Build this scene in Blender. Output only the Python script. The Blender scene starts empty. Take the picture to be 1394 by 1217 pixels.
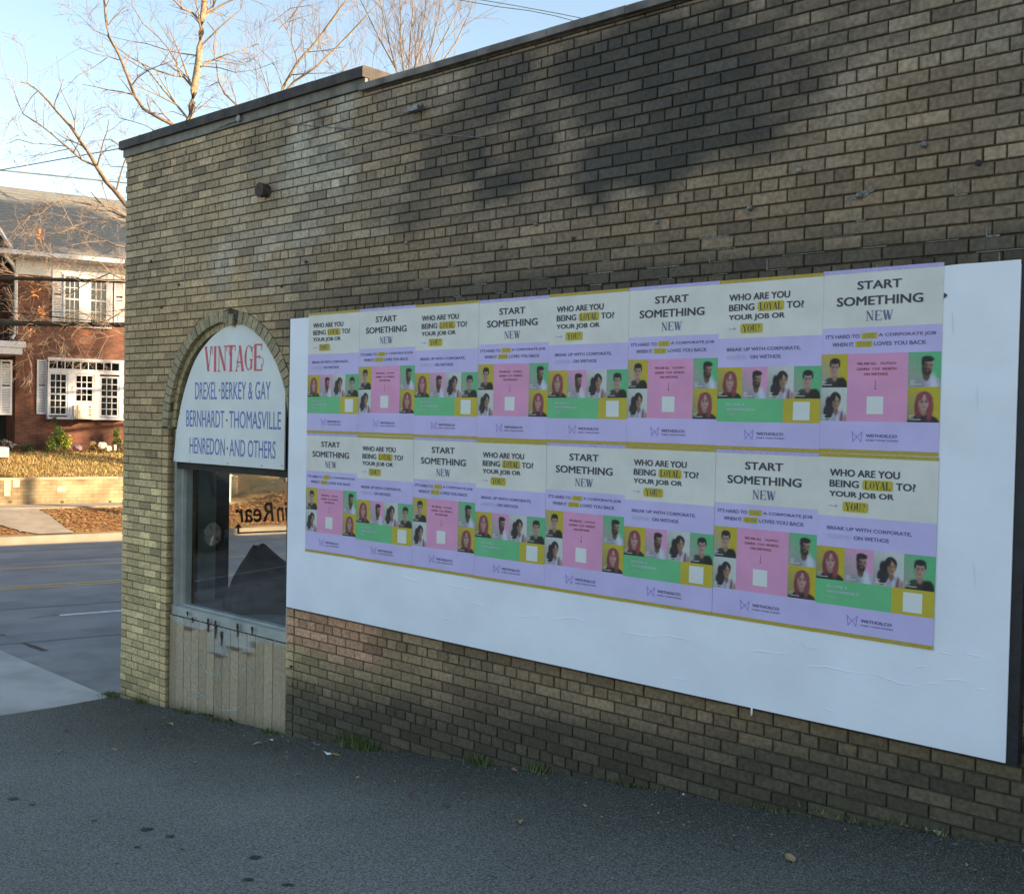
import bpy, math, random
import numpy as np
from math import sin, cos, tan, radians, pi, sqrt, atan2
from mathutils import Vector, Matrix

random.seed(7)
rng = np.random.default_rng(7)
SC = bpy.context.scene
COL = SC.collection

# ------------------------------------------------------------------ camera
CAM = Vector((6.8913, -5.192, 1.057))
YAW, PITCH, ROLL, FPX = -0.7408, -0.0258, 0.0202, 1497.1
IW, IH = 1394.0, 1217.0
def cam_axes():
    f = Vector((sin(YAW) * cos(PITCH), cos(YAW) * cos(PITCH), sin(PITCH)))
    r = Vector((cos(YAW), -sin(YAW), 0.0))
    u = r.cross(f)
    c, s = cos(ROLL), sin(ROLL)
    return c * r + s * u, -s * r + c * u, f
CR, CU, CF = cam_axes()
cd = bpy.data.cameras.new("camera")
cam = bpy.data.objects.new("camera", cd)
COL.objects.link(cam)
cd.sensor_width = 36.0
cd.lens = FPX / IW * 36.0
cd.clip_start = 0.05
cd.clip_end = 2000.0
cam.matrix_world = Matrix(((CR.x, CU.x, -CF.x, CAM.x), (CR.y, CU.y, -CF.y, CAM.y), (CR.z, CU.z, -CF.z, CAM.z), (0, 0, 0, 1)))
SC.camera = cam

# ------------------------------------------------------------------ world, sun, exposure
SUN_AZ = radians(30.0)      # from +X towards +Y
SUN_EL = radians(15.9)
w = bpy.data.worlds.new("World")
SC.world = w
w.use_nodes = True
nt = w.node_tree
nt.nodes.clear()
sky = nt.nodes.new("ShaderNodeTexSky")
sky.sky_type = 'NISHITA'
sky.sun_disc = False
sky.sun_elevation = SUN_EL
sky.sun_rotation = radians(90.0) - SUN_AZ
sky.altitude = 0
sky.air_density = 1.0
sky.dust_density = 1.2
sky.ozone_density = 0.0
bg = nt.nodes.new("ShaderNodeBackground")
bg.inputs['Strength'].default_value = 0.09
out = nt.nodes.new("ShaderNodeOutputWorld")
nt.links.new(sky.outputs[0], bg.inputs['Color'])
nt.links.new(bg.outputs[0], out.inputs['Surface'])
sd = bpy.data.lights.new("sun", 'SUN')
sd.energy = 4.3
sd.angle = radians(0.53)
sd.color = (1.0, 0.72, 0.44)
sun = bpy.data.objects.new("sun", sd)
COL.objects.link(sun)
LDIR = Vector((cos(SUN_EL) * cos(SUN_AZ), cos(SUN_EL) * sin(SUN_AZ), sin(SUN_EL)))
sun.rotation_euler = (-LDIR).to_track_quat('-Z', 'Y').to_euler()
sun.location = (0, 0, 30)
SC.view_settings.view_transform = 'Standard'
SC.view_settings.look = 'None'
SC.view_settings.gamma = 1.0
SC.view_settings.use_curve_mapping = False
SC.view_settings.exposure = 1.92

# ------------------------------------------------------------------ frames of reference
def ray(x, y):
    x = float(x); y = float(y)
    return CF + (x - IW / 2) / FPX * CR - (y - IH / 2) / FPX * CU
def onY(x, y, Y=0.0):
    d = ray(x, y); t = float((Y - CAM.y) / d.y)
    return CAM + t * d
O = Vector((-2.84, 0, 0))
SA = radians(14.5)
S = Vector((sin(SA), cos(SA), 0)); N = Vector((-cos(SA), sin(SA), 0))
def st(s, n, z=0.0):
    s = float(s); n = float(n); z = float(z)
    return O + S * s + N * n + Vector((0, 0, z))
def onN(x, y, n):
    d = ray(x, y); t = (n - (CAM - O).dot(N)) / d.dot(N)
    P = CAM + t * d; q = P - O
    return q.dot(S), P.z
def atdist(x, y, dist):
    return CAM + ray(x, y) * float(dist)
KB = 0.98483
def bd(x, z, dy=0.0):
    "point on the billboard face, in poster-sheet metres from the lower left sheet corner"
    return Vector((CAM.x + (x - CAM.x) * KB, CAM.y + (0 - CAM.y) * KB - dy, CAM.z + (z - CAM.z) * KB))
BY = bd(0, 0).y

def hsh(i, j, k=0):
    v = sin(i * 127.1 + j * 311.7 + k * 74.7) * 43758.5453
    return v - math.floor(v)
def vnoise(x, y, k=0):
    i, j = math.floor(x), math.floor(y); fx, fy = x - i, y - j
    fx = fx * fx * (3 - 2 * fx); fy = fy * fy * (3 - 2 * fy)
    return ((hsh(i, j, k) * (1 - fx) + hsh(i + 1, j, k) * fx) * (1 - fy) + (hsh(i, j + 1, k) * (1 - fx) + hsh(i + 1, j + 1, k) * fx) * fy)
def fbm(x, y, k=0):
    return (vnoise(x, y, k) + .5 * vnoise(2.1 * x, 2.1 * y, k + 1) + .25 * vnoise(4.3 * x, 4.3 * y, k + 2)) / 1.75
def sstep(a, b, x):
    t = min(1, max(0, (x - a) / (b - a))); return t * t * (3 - 2 * t)

# ------------------------------------------------------------------ materials
MATS = {}
def mat(name, col=(.5, .5, .5), rough=.8, var=.12, scale=8.0, bump=.0, bscale=60.0, attr=False, col2=None, metal=0.0, detail=5, fac=(.35, .65), spec=.4, speck=None):
    if name in MATS: return MATS[name]
    m = bpy.data.materials.new(name); m.use_nodes = True
    n = m.node_tree; n.nodes.clear(); L = n.links.new
    o = n.nodes.new("ShaderNodeOutputMaterial"); b = n.nodes.new("ShaderNodeBsdfPrincipled")
    L(b.outputs[0], o.inputs['Surface'])
    b.inputs['Roughness'].default_value = rough; b.inputs['Metallic'].default_value = metal
    b.inputs['Specular IOR Level'].default_value = spec
    tc = n.nodes.new("ShaderNodeNewGeometry")
    nz = n.nodes.new("ShaderNodeTexNoise"); nz.inputs['Scale'].default_value = scale; nz.inputs['Detail'].default_value = detail
    L(tc.outputs['Position'], nz.inputs['Vector'])
    mr = n.nodes.new("ShaderNodeMapRange"); mr.inputs['From Min'].default_value = fac[0]; mr.inputs['From Max'].default_value = fac[1]
    L(nz.outputs['Fac'], mr.inputs['Value'])
    mx = n.nodes.new("ShaderNodeMix"); mx.data_type = 'RGBA'
    L(mr.outputs[0], mx.inputs['Factor'])
    if attr:
        a = n.nodes.new("ShaderNodeVertexColor"); a.layer_name = "tint"
        for sock, k in ((6, 1 - var), (7, 1 + var)):
            mm = n.nodes.new("ShaderNodeMix"); mm.data_type = 'RGBA'; mm.blend_type = 'MULTIPLY'; mm.inputs['Factor'].default_value = 1
            L(a.outputs['Color'], mm.inputs[6]); mm.inputs[7].default_value = (k, k, k, 1); L(mm.outputs[2], mx.inputs[sock])
    else:
        c2 = col2 if col2 else tuple(min(1, c * (1 + var)) for c in col)
        c1 = col if col2 else tuple(c * (1 - var) for c in col)
        mx.inputs[6].default_value = (*c1, 1); mx.inputs[7].default_value = (*c2, 1)
    res = mx.outputs[2]
    if speck:
        sc, thr, sc_col = speck
        n3 = n.nodes.new("ShaderNodeTexNoise"); n3.inputs['Scale'].default_value = sc; n3.inputs['Detail'].default_value = 2
        L(tc.outputs['Position'], n3.inputs['Vector'])
        m3 = n.nodes.new("ShaderNodeMapRange"); m3.inputs['From Min'].default_value = thr; m3.inputs['From Max'].default_value = thr + .08
        L(n3.outputs['Fac'], m3.inputs['Value'])
        x3 = n.nodes.new("ShaderNodeMix"); x3.data_type = 'RGBA'
        L(m3.outputs[0], x3.inputs['Factor']); L(res, x3.inputs[6]); x3.inputs[7].default_value = (*sc_col, 1)
        res = x3.outputs[2]
    L(res, b.inputs['Base Color'])
    if bump:
        n2 = n.nodes.new("ShaderNodeTexNoise"); n2.inputs['Scale'].default_value = bscale; n2.inputs['Detail'].default_value = 6
        L(tc.outputs['Position'], n2.inputs['Vector'])
        bp = n.nodes.new("ShaderNodeBump"); bp.inputs['Strength'].default_value = bump; bp.inputs['Distance'].default_value = .01
        L(n2.outputs['Fac'], bp.inputs['Height']); L(bp.outputs[0], b.inputs['Normal'])
    MATS[name] = m
    return m
def glass_mat(name, tint=(.9, .93, .92), ior=1.5, gloss=(1, 1, 1)):
    m = bpy.data.materials.new(name); m.use_nodes = True
    n = m.node_tree; n.nodes.clear(); L = n.links.new
    o = n.nodes.new("ShaderNodeOutputMaterial"); t = n.nodes.new("ShaderNodeBsdfTransparent"); g = n.nodes.new("ShaderNodeBsdfGlossy")
    g.inputs['Roughness'].default_value = .01; g.inputs['Color'].default_value = (*gloss, 1); t.inputs['Color'].default_value = (*tint, 1)
    lw = n.nodes.new("ShaderNodeLayerWeight"); lw.inputs['Blend'].default_value = .5
    pw_ = n.nodes.new("ShaderNodeMath"); pw_.operation = 'POWER'; L(lw.outputs['Facing'], pw_.inputs[0]); pw_.inputs[1].default_value = 5.0
    f0 = ((ior - 1) / (ior + 1)) ** 2
    fr = n.nodes.new("ShaderNodeMath"); fr.operation = 'MULTIPLY_ADD'; L(pw_.outputs[0], fr.inputs[0]); fr.inputs[1].default_value = 1 - f0; fr.inputs[2].default_value = f0
    mx = n.nodes.new("ShaderNodeMixShader"); L(fr.outputs[0], mx.inputs[0]); L(t.outputs[0], mx.inputs[1]); L(g.outputs[0], mx.inputs[2])
    L(mx.outputs[0], o.inputs['Surface']); MATS[name] = m
    return m

M_brick = mat("glazed_yellow_brick", rough=.62, var=.32, scale=42, attr=True, bump=.35, bscale=140, spec=.35, fac=(.3, .7))
M_mortar = mat("dark_mortar", (.075, .066, .05), .95, .35, 20, .6, 90)
M_mortar_light = mat("pale_mortar_smear", (.17, .175, .155), .95, .3, 60, .5, 90)
M_asph = mat("lot_asphalt", rough=.92, var=.45, scale=75, bump=1.0, bscale=110, attr=True, spec=.25, speck=(120, .60, (.33, .345, .31)), fac=(.38, .62), detail=3)
M_road = mat("road_asphalt", (.19, .19, .19), .85, .2, 1.1, .5, 90, col2=(.26, .26, .26), speck=(90, .64, (.3, .3, .3)))
M_conc = mat("concrete", (.36, .35, .32), .9, .14, 2.2, .4, 70, col2=(.47, .46, .43), speck=(160, .66, (.2, .2, .19)))
M_conc_far = mat("far_concrete", (.24, .21, .165), .9, .14, 2.2, .4, 70, col2=(.31, .275, .22))
M_conc_dark = mat("old_concrete", (.2, .2, .19), .9, .18, 1.8, .4, 70, col2=(.29, .29, .275), speck=(130, .62, (.13, .13, .13)))
M_yline = mat("yellow_road_paint", (.56, .38, .12), .8, .3, 9, 0, col2=(.42, .31, .13))
M_wline = mat("white_road_paint", (.6, .6, .58), .8, .15, 9)
M_coping = mat("coping_tile", (.022, .019, .019), .7, .5, 9, .5, 40, col2=(.075, .066, .063), fac=(.4, .85))
M_coping2 = mat("coping_concrete", (.085, .08, .075), .8, .4, 5, .4, 40, col2=(.22, .215, .21), fac=(.35, .7))
M_trim = mat("grey_painted_wood", (.33, .36, .35), .7, .15, 5, .2, 60)
M_postg = mat("grey_post_paint", (.16, .2, .19), .7, .15, 6, .2, 60)
M_plank = mat("peeling_plank_paint", rough=.8, var=.16, scale=30, attr=True, bump=.4, bscale=60, fac=(.3, .7))
M_dark = mat("black_paint", (.012, .014, .022), .5, .3, 12, .2, 50)
M_board = mat("white_paste_up_paper", (.74, .80, .91), .75, .05, 2.2, .35, 9, spec=.25)
M_inner = mat("dark_interior", (.03, .03, .028), .9, .2, 5)
M_floor = mat("display_floor", (.14, .15, .15), .7, .25, 6)
M_sign = mat("sign_white_panel", (.62, .68, .70), .55, .05, 3, .05, 30, spec=.3)
M_signred = mat("sign_red_paint", (.52, .09, .12), .6, .1, 20)
M_signblue = mat("sign_blue_paint", (.10, .16, .46), .6, .1, 20)
M_chalk = mat("pale_blue_chalk", (.38, .58, .62), .95, .2, 60)
M_metal = mat("weathered_metal", (.2, .21, .21), .55, .3, 20, .3, 60, metal=.5)
M_rust = mat("rusty_iron", (.05, .04, .035), .8, .4, 30, .5, 60)
M_cloth = mat("dark_cloth", (.03, .029, .027), .95, .35, 9, .4, 50)
M_glass = glass_mat("window_glass", (.97, .98, .975), 1.55)
M_glassd = glass_mat("house_glass", (.55, .58, .58), 1.55)
M_paintk = mat("black_lettering", (.015, .013, .012), .6, .1, 20)
M_whitehouse = mat("white_house_paint", (.43, .45, .49), .6, .06, 3, .1, 30)
M_redbrick = None
M_leaf = mat("fallen_leaves", rough=.8, var=.15, scale=20, attr=True)
M_lawn = mat("leafy_ground", (.30, .165, .06), .95, .3, 5, .5, 30, col2=(.24, .18, .065))
M_bark = mat("sunlit_bark", (.17, .135, .09), .9, .25, 14, .9, 30, col2=(.28, .225, .15))
M_bark2 = mat("dark_bark", (.15, .115, .085), .9, .25, 12, .5, 40, col2=(.2, .155, .11))
M_twig = mat("fine_twigs", (.26, .20, .155), .9, .2, 6, col2=(.22, .175, .14))
M_foliage = mat("evergreen_leaves", rough=.55, var=.15, scale=12, attr=True)
M_cable = mat("black_cable", (.006, .007, .008), .8, .2, 5, spec=.1)
M_wire = mat("grey_wire", (.10, .14, .17), .5, .2, 5)
M_paperw = mat("white_litter", (.75, .78, .8), .7, .05, 30)
M_grass = mat("weed_green", rough=.6, var=.15, scale=30, attr=True)

def brick_pattern_mat(name, c1, c2, mortar, sx, mats=.7, vec='st'):
    m = bpy.data.materials.new(name); m.use_nodes = True
    n = m.node_tree; n.nodes.clear(); L = n.links.new
    o = n.nodes.new("ShaderNodeOutputMaterial"); b = n.nodes.new("ShaderNodeBsdfPrincipled"); L(b.outputs[0], o.inputs['Surface'])
    b.inputs['Roughness'].default_value = .85
    g = n.nodes.new("ShaderNodeNewGeometry"); mp = n.nodes.new("ShaderNodeMapping"); mp.vector_type = 'POINT'
    mp.inputs['Rotation'].default_value = (0, 0, -(pi / 2 - SA))
    L(g.outputs['Position'], mp.inputs['Vector'])
    sp = n.nodes.new("ShaderNodeSeparateXYZ"); cb = n.nodes.new("ShaderNodeCombineXYZ"); L(mp.outputs[0], sp.inputs[0])
    ad = n.nodes.new("ShaderNodeMath"); ad.operation = 'ADD'; L(sp.outputs['X'], ad.inputs[0]); L(sp.outputs['Y'], ad.inputs[1])
    L(ad.outputs[0], cb.inputs['X']); L(sp.outputs['Z'], cb.inputs['Y'])
    br = n.nodes.new("ShaderNodeTexBrick"); L(cb.outputs[0], br.inputs['Vector'])
    br.inputs['Scale'].default_value = 1; br.inputs['Brick Width'].default_value = .21 * sx; br.inputs['Row Height'].default_value = .07 * sx; br.inputs['Mortar Size'].default_value = .006
    br.inputs['Color1'].default_value = (*c1, 1); br.inputs['Color2'].default_value = (*c2, 1); br.inputs['Mortar'].default_value = (*mortar, 1)
    nz = n.nodes.new("ShaderNodeTexNoise"); nz.inputs['Scale'].default_value = 2.0; nz.inputs['Detail'].default_value = 6; L(g.outputs['Position'], nz.inputs['Vector'])
    mr = n.nodes.new("ShaderNodeMapRange"); mr.inputs['To Min'].default_value = .5; mr.inputs['To Max'].default_value = 1.35; mr.inputs['From Min'].default_value = .3; mr.inputs['From Max'].default_value = .7; L(nz.outputs['Fac'], mr.inputs['Value'])
    mu = n.nodes.new("ShaderNodeVectorMath"); mu.operation = 'SCALE'; L(br.outputs['Color'], mu.inputs[0]); L(mr.outputs[0], mu.inputs['Scale'])
    L(mu.outputs[0], b.inputs['Base Color'])
    bp = n.nodes.new("ShaderNodeBump"); bp.inputs['Strength'].default_value = .4; bp.inputs['Distance'].default_value = .01; bp.invert = True; L(br.outputs['Fac'], bp.inputs['Height']); L(bp.outputs[0], b.inputs['Normal'])
    MATS[name] = m
    return m
M_redbrick = brick_pattern_mat("red_house_brick", (.15, .052, .026), (.09, .03, .018), (.11, .08, .06), 1)
M_retain = brick_pattern_mat("tan_block_wall", (.36, .27, .15), (.28, .21, .12), (.21, .16, .11), 1.15)
M_sidebrick = brick_pattern_mat("plain_yellow_brick", (.30, .27, .18), (.24, .21, .14), (.05, .05, .04), 1)

def shingle_mat():
    m = bpy.data.materials.new("roof_shingles"); m.use_nodes = True
    n = m.node_tree; n.nodes.clear(); L = n.links.new
    o = n.nodes.new("ShaderNodeOutputMaterial"); b = n.nodes.new("ShaderNodeBsdfPrincipled"); L(b.outputs[0], o.inputs['Surface']); b.inputs['Roughness'].default_value = .9
    g = n.nodes.new("ShaderNodeNewGeometry")
    nz = n.nodes.new("ShaderNodeTexNoise"); nz.inputs['Scale'].default_value = 9; nz.inputs['Detail'].default_value = 4; L(g.outputs['Position'], nz.inputs['Vector'])
    cr = n.nodes.new("ShaderNodeMix"); cr.data_type = 'RGBA'; cr.inputs[6].default_value = (.10, .115, .13, 1); cr.inputs[7].default_value = (.20, .205, .19, 1)
    L(nz.outputs['Fac'], cr.inputs['Factor']); L(cr.outputs[2], b.inputs['Base Color'])
    MATS["roof_shingles"] = m
    return m
M_roof = shingle_mat()

# ------------------------------------------------------------------ mesh builder
class MB:
    def __init__(self): self.v = []; self.f = []; self.m = []; self.c = []
    def quad_pts(self, pts, mi=0, col=None):
        k = len(self.v); self.v += [tuple(p) for p in pts]; self.f.append(tuple(range(k, k + len(pts)))); self.m.append(mi)
        if col is None: col = (.5, .5, .5)
        if isinstance(col[0], (int, float)): self.c += [col] * len(pts)
        else: self.c += list(col)
    def box(self, a, b, mi=0, fr=None, col=None):
        x0, y0, z0 = a; x1, y1, z1 = b
        P = [(x0, y0, z0), (x1, y0, z0), (x1, y1, z0), (x0, y1, z0), (x0, y0, z1), (x1, y0, z1), (x1, y1, z1), (x0, y1, z1)]
        if fr: P = [tuple(fr(*p)) for p in P]
        k = len(self.v); self.v += P
        for q in ((0, 3, 2, 1), (4, 5, 6, 7), (0, 1, 5, 4), (1, 2, 6, 5), (2, 3, 7, 6), (3, 0, 4, 7)):
            self.f.append(tuple(k + i for i in q)); self.m.append(mi)
        self.c += [col or (.5, .5, .5)] * 8
    def tube(self, pts, rad, n=6, mi=0, cap=True, col=None):
        k0 = len(self.v); m = len(pts)
        if isinstance(rad, (int, float)): rad = [rad] * m
        up = Vector((0, 0, 1))
        for i, p in enumerate(pts):
            p = Vector(p)
            t = (Vector(pts[min(m - 1, i + 1)]) - Vector(pts[max(0, i - 1)]))
            if t.length < 1e-9: t = Vector((0, 0, 1))
            t.normalize()
            a = t.cross(up if abs(t.z) < .95 else Vector((1, 0, 0))).normalized(); b = t.cross(a)
            for j in range(n):
                w_ = 2 * pi * j / n
                self.v.append(tuple(p + (a * cos(w_) + b * sin(w_)) * rad[i]))
                self.c.append(col or (.5, .5, .5))
        for i in range(m - 1):
            for j in range(n):
                a = k0 + i * n + j; b = k0 + i * n + (j + 1) % n
                self.f.append((a, b, b + n, a + n)); self.m.append(mi)
        if cap and n > 3:
            self.f.append(tuple(k0 + j for j in reversed(range(n)))); self.m.append(mi)
            self.f.append(tuple(k0 + (m - 1) * n + j for j in range(n))); self.m.append(mi)
    def prism(self, poly, y0, y1, mi=0, fr=None):
        "poly in x,z ; extruded between y0 and y1"
        k = len(self.v); n = len(poly)
        for y in (y0, y1):
            for x, z in poly:
                p = (x, y, z); self.v.append(tuple(fr(*p)) if fr else p); self.c.append((.5, .5, .5))
        self.f.append(tuple(k + i for i in range(n))); self.m.append(mi)
        self.f.append(tuple(k + n + i for i in reversed(range(n)))); self.m.append(mi)
        for i in range(n):
            j = (i + 1) % n
            self.f.append((k + j, k + i, k + n + i, k + n + j)); self.m.append(mi)
    def mesh(self, name, mats, smooth=False):
        me = bpy.data.meshes.new(name); me.from_pydata(self.v, [], self.f)
        for m_ in (mats if isinstance(mats, (list, tuple)) else [mats]): me.materials.append(m_)
        if any(self.m): me.polygons.foreach_set("material_index", self.m)
        ca = me.color_attributes.new("tint", 'FLOAT_COLOR', 'POINT')
        arr = np.ones((len(self.v), 4), dtype=np.float32); arr[:, :3] = np.array(self.c, dtype=np.float32).reshape(-1, 3)
        ca.data.foreach_set("color", arr.ravel())
        if smooth: me.polygons.foreach_set("use_smooth", [True] * len(me.polygons))
        me.update()
        return me
    def build(self, name, mats, parent=None, smooth=False, origin=None):
        me = self.mesh(name, mats, smooth)
        o = bpy.data.objects.new(name, me); COL.objects.link(o)
        if origin is not None:
            me.transform(Matrix.Translation(-Vector(origin))); o.location = origin
        if parent is not None:
            o.parent = parent
            if origin is None: o.location = -PW(parent)
            else: o.location = Vector(origin) - PW(parent)
        return o
WLOC = {}
def PW(o):
    "world location of an unrotated parent chain"
    p = Vector(o.location)
    while o.parent: o = o.parent; p += Vector(o.location)
    return p
def tag(o, label=None, cat=None, group=None, kind=None):
    if label: o['label'] = label
    if cat: o['category'] = cat
    if group: o['group'] = group
    if kind: o['kind'] = kind
    return o
def empty(name, loc, label=None, cat=None, group=None, rz=0):
    o = bpy.data.objects.new(name, None); COL.objects.link(o); o.location = loc; o.rotation_euler = (0, 0, rz); o.empty_display_size = .2
    return tag(o, label, cat, group)
def inst(me, name, parent, loc=(0, 0, 0)):
    o = bpy.data.objects.new(name, me); COL.objects.link(o); o.parent = parent; o.location = loc
    return o

def arr_mesh(name, V, F, material, C=None):
    me = bpy.data.meshes.new(name); nF, k = F.shape
    me.vertices.add(len(V)); me.vertices.foreach_set("co", V.astype(np.float32).ravel())
    me.loops.add(nF * k); me.loops.foreach_set("vertex_index", F.astype(np.int32).ravel())
    me.polygons.add(nF); me.polygons.foreach_set("loop_start", np.arange(0, nF * k, k, dtype=np.int32))
    me.materials.append(material)
    if C is not None:
        ca = me.color_attributes.new("tint", 'FLOAT_COLOR', 'POINT')
        A = np.ones((len(V), 4), dtype=np.float32); A[:, :3] = C; ca.data.foreach_set("color", A.ravel())
    me.update(calc_edges=True); me.validate()
    return me

# ================================================================== GROUND
def lot_z(x, y=0):
    xs = [-60, -3.2, -2.85, -1.94, -.2, 1.25, 2.5, 3.35, 4.26, 4.83, 5.31, 7.0, 12, 30]
    zs = [-1.69, -1.69, -1.668, -1.60, -1.478, -1.302, -1.135, -1.045, -.953, -.878, -.815, -.62, -.3, .2]
    return float(np.interp(x, xs, zs))
def lotz2(x, y):
    return lot_z(x) + .012 * (vnoise(x * .7, y * .7) - .5) * sstep(0, -.6, y) + .03 * sstep(0, -4, y) * sstep(-1, 4, x)
def g_terr(s, n):
    "height of the far side of the street"
    if n < 13.5: return -1.67
    z = float(np.interp(n, [13.5, 15.9, 16.95, 17.2, 19, 22, 30], [-1.535, -1.21, -1.19, -.60, -.36, -.09, 0.0]))
    zb = float(np.interp(n, [13.5, 15, 17, 20, 24, 30], [-1.535, -1.15, -.62, .35, 1.3, 1.8]))
    k = sstep(6.6, 8.0, s)
    return z * (1 - k) + zb * k

ground = MB(); ground.box((-400, -400, -1.95), (400, 400, -1.9)); tag(ground.build("ground", M_lawn), kind='structure')
# parking lot surface, one sheet that climbs along the wall
lot = MB()
gx = list(np.arange(-4.2, 9, .2)) + list(np.arange(9, 20.1, .6)); gy = [0.10, .02, -.05, -.12, -.2, -.3] + list(np.arange(-.42, -9, -.22)) + [-12, -20, -40]
idx = {}
lot_edge = lambda x: None
for i, x in enumerate(gx):
    for j, y in enumerate(gy):
        idx[i, j] = len(lot.v); lot.v.append((x, y, lotz2(x, y)))
        q_ = .185 * (.80 + .4 * fbm(x * .55 + 4, y * .9, 41)) * (.88 + .24 * fbm(x * 2.2, y * 2.6, 43))
        dirt_ = sstep(-1.7 - .5 * fbm(x * .8, 3, 44), -.12, y + .35 * (fbm(x * 1.6, y * 2, 45) - .5))
        q_ *= 1 - .62 * dirt_
        lot.c.append((q_ * .97, q_ * 1.02, q_ * (.93 - .07 * dirt_)))
for i in range(len(gx) - 1):
    for j in range(len(gy) - 1):
        lot.f.append((idx[i, j + 1], idx[i + 1, j + 1], idx[i + 1, j], idx[i, j])); lot.m.append(0)
lot_o = lot.build("parking_lot", M_asph, smooth=True); tag(lot_o, kind='structure')
# road
def sheet(name, pts, z, m, thick=.0):
    b = MB()
    if thick:
        n = len(pts); k = 0
        b.v = [tuple(st(s_, n_, z)) for s_, n_ in pts] + [tuple(st(s_, n_, z - thick)) for s_, n_ in pts]
        b.c = [(.5, .5, .5)] * (2 * n)
        b.f = [tuple(range(n)), tuple(reversed(range(n, 2 * n)))] + [(i, n + i, n + (i + 1) % n, (i + 1) % n) for i in range(n)]; b.m = [0] * (n + 2)
    else: b.quad_pts([st(s_, n_, z) for s_, n_ in pts])
    return tag(b.build(name, m), kind='structure')
sheet("road", [(-60, -3), (120, -3), (120, 13.5), (-60, 13.5)], -1.70, M_road)
# driveway slab: the edge on the street side runs diagonally
slab_z = -1.672
sheet("driveway_apron", [(-.08, .08), (-.68, 2.86), (-2.2, 3.9), (-12, 4.2), (-12, -2.0), (-1.7, -.3), (-1.07, -.11), (-.60, -.05)], slab_z, M_conc, .02)
sheet("pavement", [(-.076, .085), (0, .02), (60, .02), (60, 2.35), (-.19, 2.37), (-.54, 2.30)], -1.688, M_conc_dark, .01)
for s0 in (1.6, 3.1, 4.6, 6.1):
    b = MB(); b.box((s0, .03, 0), (s0 + .012, 2.33, .003), fr=lambda x, y, z: st(x, y, -1.687 + z)); tag(b.build("pavement_joint", M_mortar), kind='structure')
# gutter crack on the near edge and tar seams
b = MB()
for (p, q, wd) in (((0, 864), (62, 886), .05), ((40, 842), (85, 836), .012)):
    P = onY(*p); d0, d1 = ray(*p), ray(*q)
    A = CAM + d0 * ((-1.70 - CAM.z) / d0.z); B = CAM + d1 * ((-1.70 - CAM.z) / d1.z)
    t = (B - A).normalized(); a = Vector((-t.y, t.x, 0)) * wd
    k = 8; prev = None
    for i in range(k):
        c0 = A.lerp(B, i / k); c1 = A.lerp(B, (i + 1) / k); j0 = hsh(i, 3) * .7 + .4; j1 = hsh(i + 1, 3) * .7 + .4
        b.quad_pts([v + Vector((0, 0, .004)) for v in (c0 - a * j0, c1 - a * j1, c1 + a * j1, c0 + a * j0)])
tag(b.build("gutter_crack", M_mortar), kind='structure')
def stripe(name, n0, wd, s0, s1, m):
    sheet(name, [(s0, n0), (s1, n0), (s1, n0 + wd), (s0, n0 + wd)], -1.696, m)
stripe("yellow_road_line", 9.72, .11, -40, 80, M_yline)
stripe("yellow_road_line", 7.40, .10, -40, 80, M_yline)
stripe("yellow_road_line", 7.62, .10, -40, 80, M_yline)
for k in range(-3, 9): stripe("white_lane_line", 4.80, .11, .37 + k * 9.0, .37 + 3.0 + k * 9.0, M_wline)
# wheel-track darkening: smooth worn asphalt strips
M_track = mat("worn_asphalt", (.165, .166, .168), .8, .2, 1.5, .3, 90, col2=(.215, .216, .218), speck=(90, .66, (.25, .25, .25)))
for n0, n1 in ((3.2, 3.75), (5.6, 6.3), (10.6, 11.2), (12.2, 13.2)):
    stripe("wheel_track", n0, n1 - n0, -60, 120, M_track)
# far kerb
b = MB(); b.box((-60, 13.35, -1.75), (120, 13.52, -1.535), fr=lambda x, y, z: st(x, y, z)); tag(b.build("kerb", M_conc_far), kind='structure')
# far verge / terrain
tb = MB(); ss = list(np.arange(-14, 40, .5)); ns = [13.52, 13.9, 14.4, 15, 15.6, 15.9, 16.95, 17.18, 17.2, 17.6, 18.3, 19, 20, 21, 22, 24, 27, 32, 60]
idx = {}
for i, s_ in enumerate(ss):
    for j, n_ in enumerate(ns):
        idx[i, j] = len(tb.v); zz = g_terr(s_, n_) if n_ != 17.18 else g_terr(s_, 16.95) * (1 - sstep(6.6, 8, s_)) + g_terr(s_, 17.2) * sstep(6.6, 8, s_)
        tb.v.append(tuple(st(s_, n_, zz + .02 * (vnoise(s_ * 1.7, n_ * 1.7) - .5)))); tb.c.append((.5, .5, .5))
for i in range(len(ss) - 1):
    for j in range(len(ns) - 1):
        tb.f.append((idx[i, j], idx[i + 1, j], idx[i + 1, j + 1], idx[i, j + 1])); tb.m.append(0)
tag(tb.build("lawn", M_lawn, smooth=True), kind='structure')
# far sidewalk + curved path over the verge
b = MB()
prev = None
for s_ in np.arange(-14, 7.0, 1.5):
    b.box((s_, 15.95, g_terr(0, 16.4) - .03), (s_ + 1.49, 16.9, g_terr(0, 16.4) + .03), fr=lambda x, y, z: st(x, y, z))
tag(b.build("far_sidewalk", M_conc_far), kind='structure')
b = MB(); pathc = [((1.95, 15.95), (.55, 15.95)), ((2.1, 15.2), (.8, 14.9)), ((2.15, 14.5), (1.1, 14.2)), ((2.2, 13.9), (1.35, 13.75)), ((2.3, 13.5), (1.6, 13.5))]
for (a0, a1), (b0, b1) in zip(pathc[:-1], pathc[1:]):
    b.quad_pts([st(*p, g_terr(0, p[1]) + .025) for p in (a0, b0, b1, a1)])
tag(b.build("garden_path", M_conc_far), kind='structure')

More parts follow.
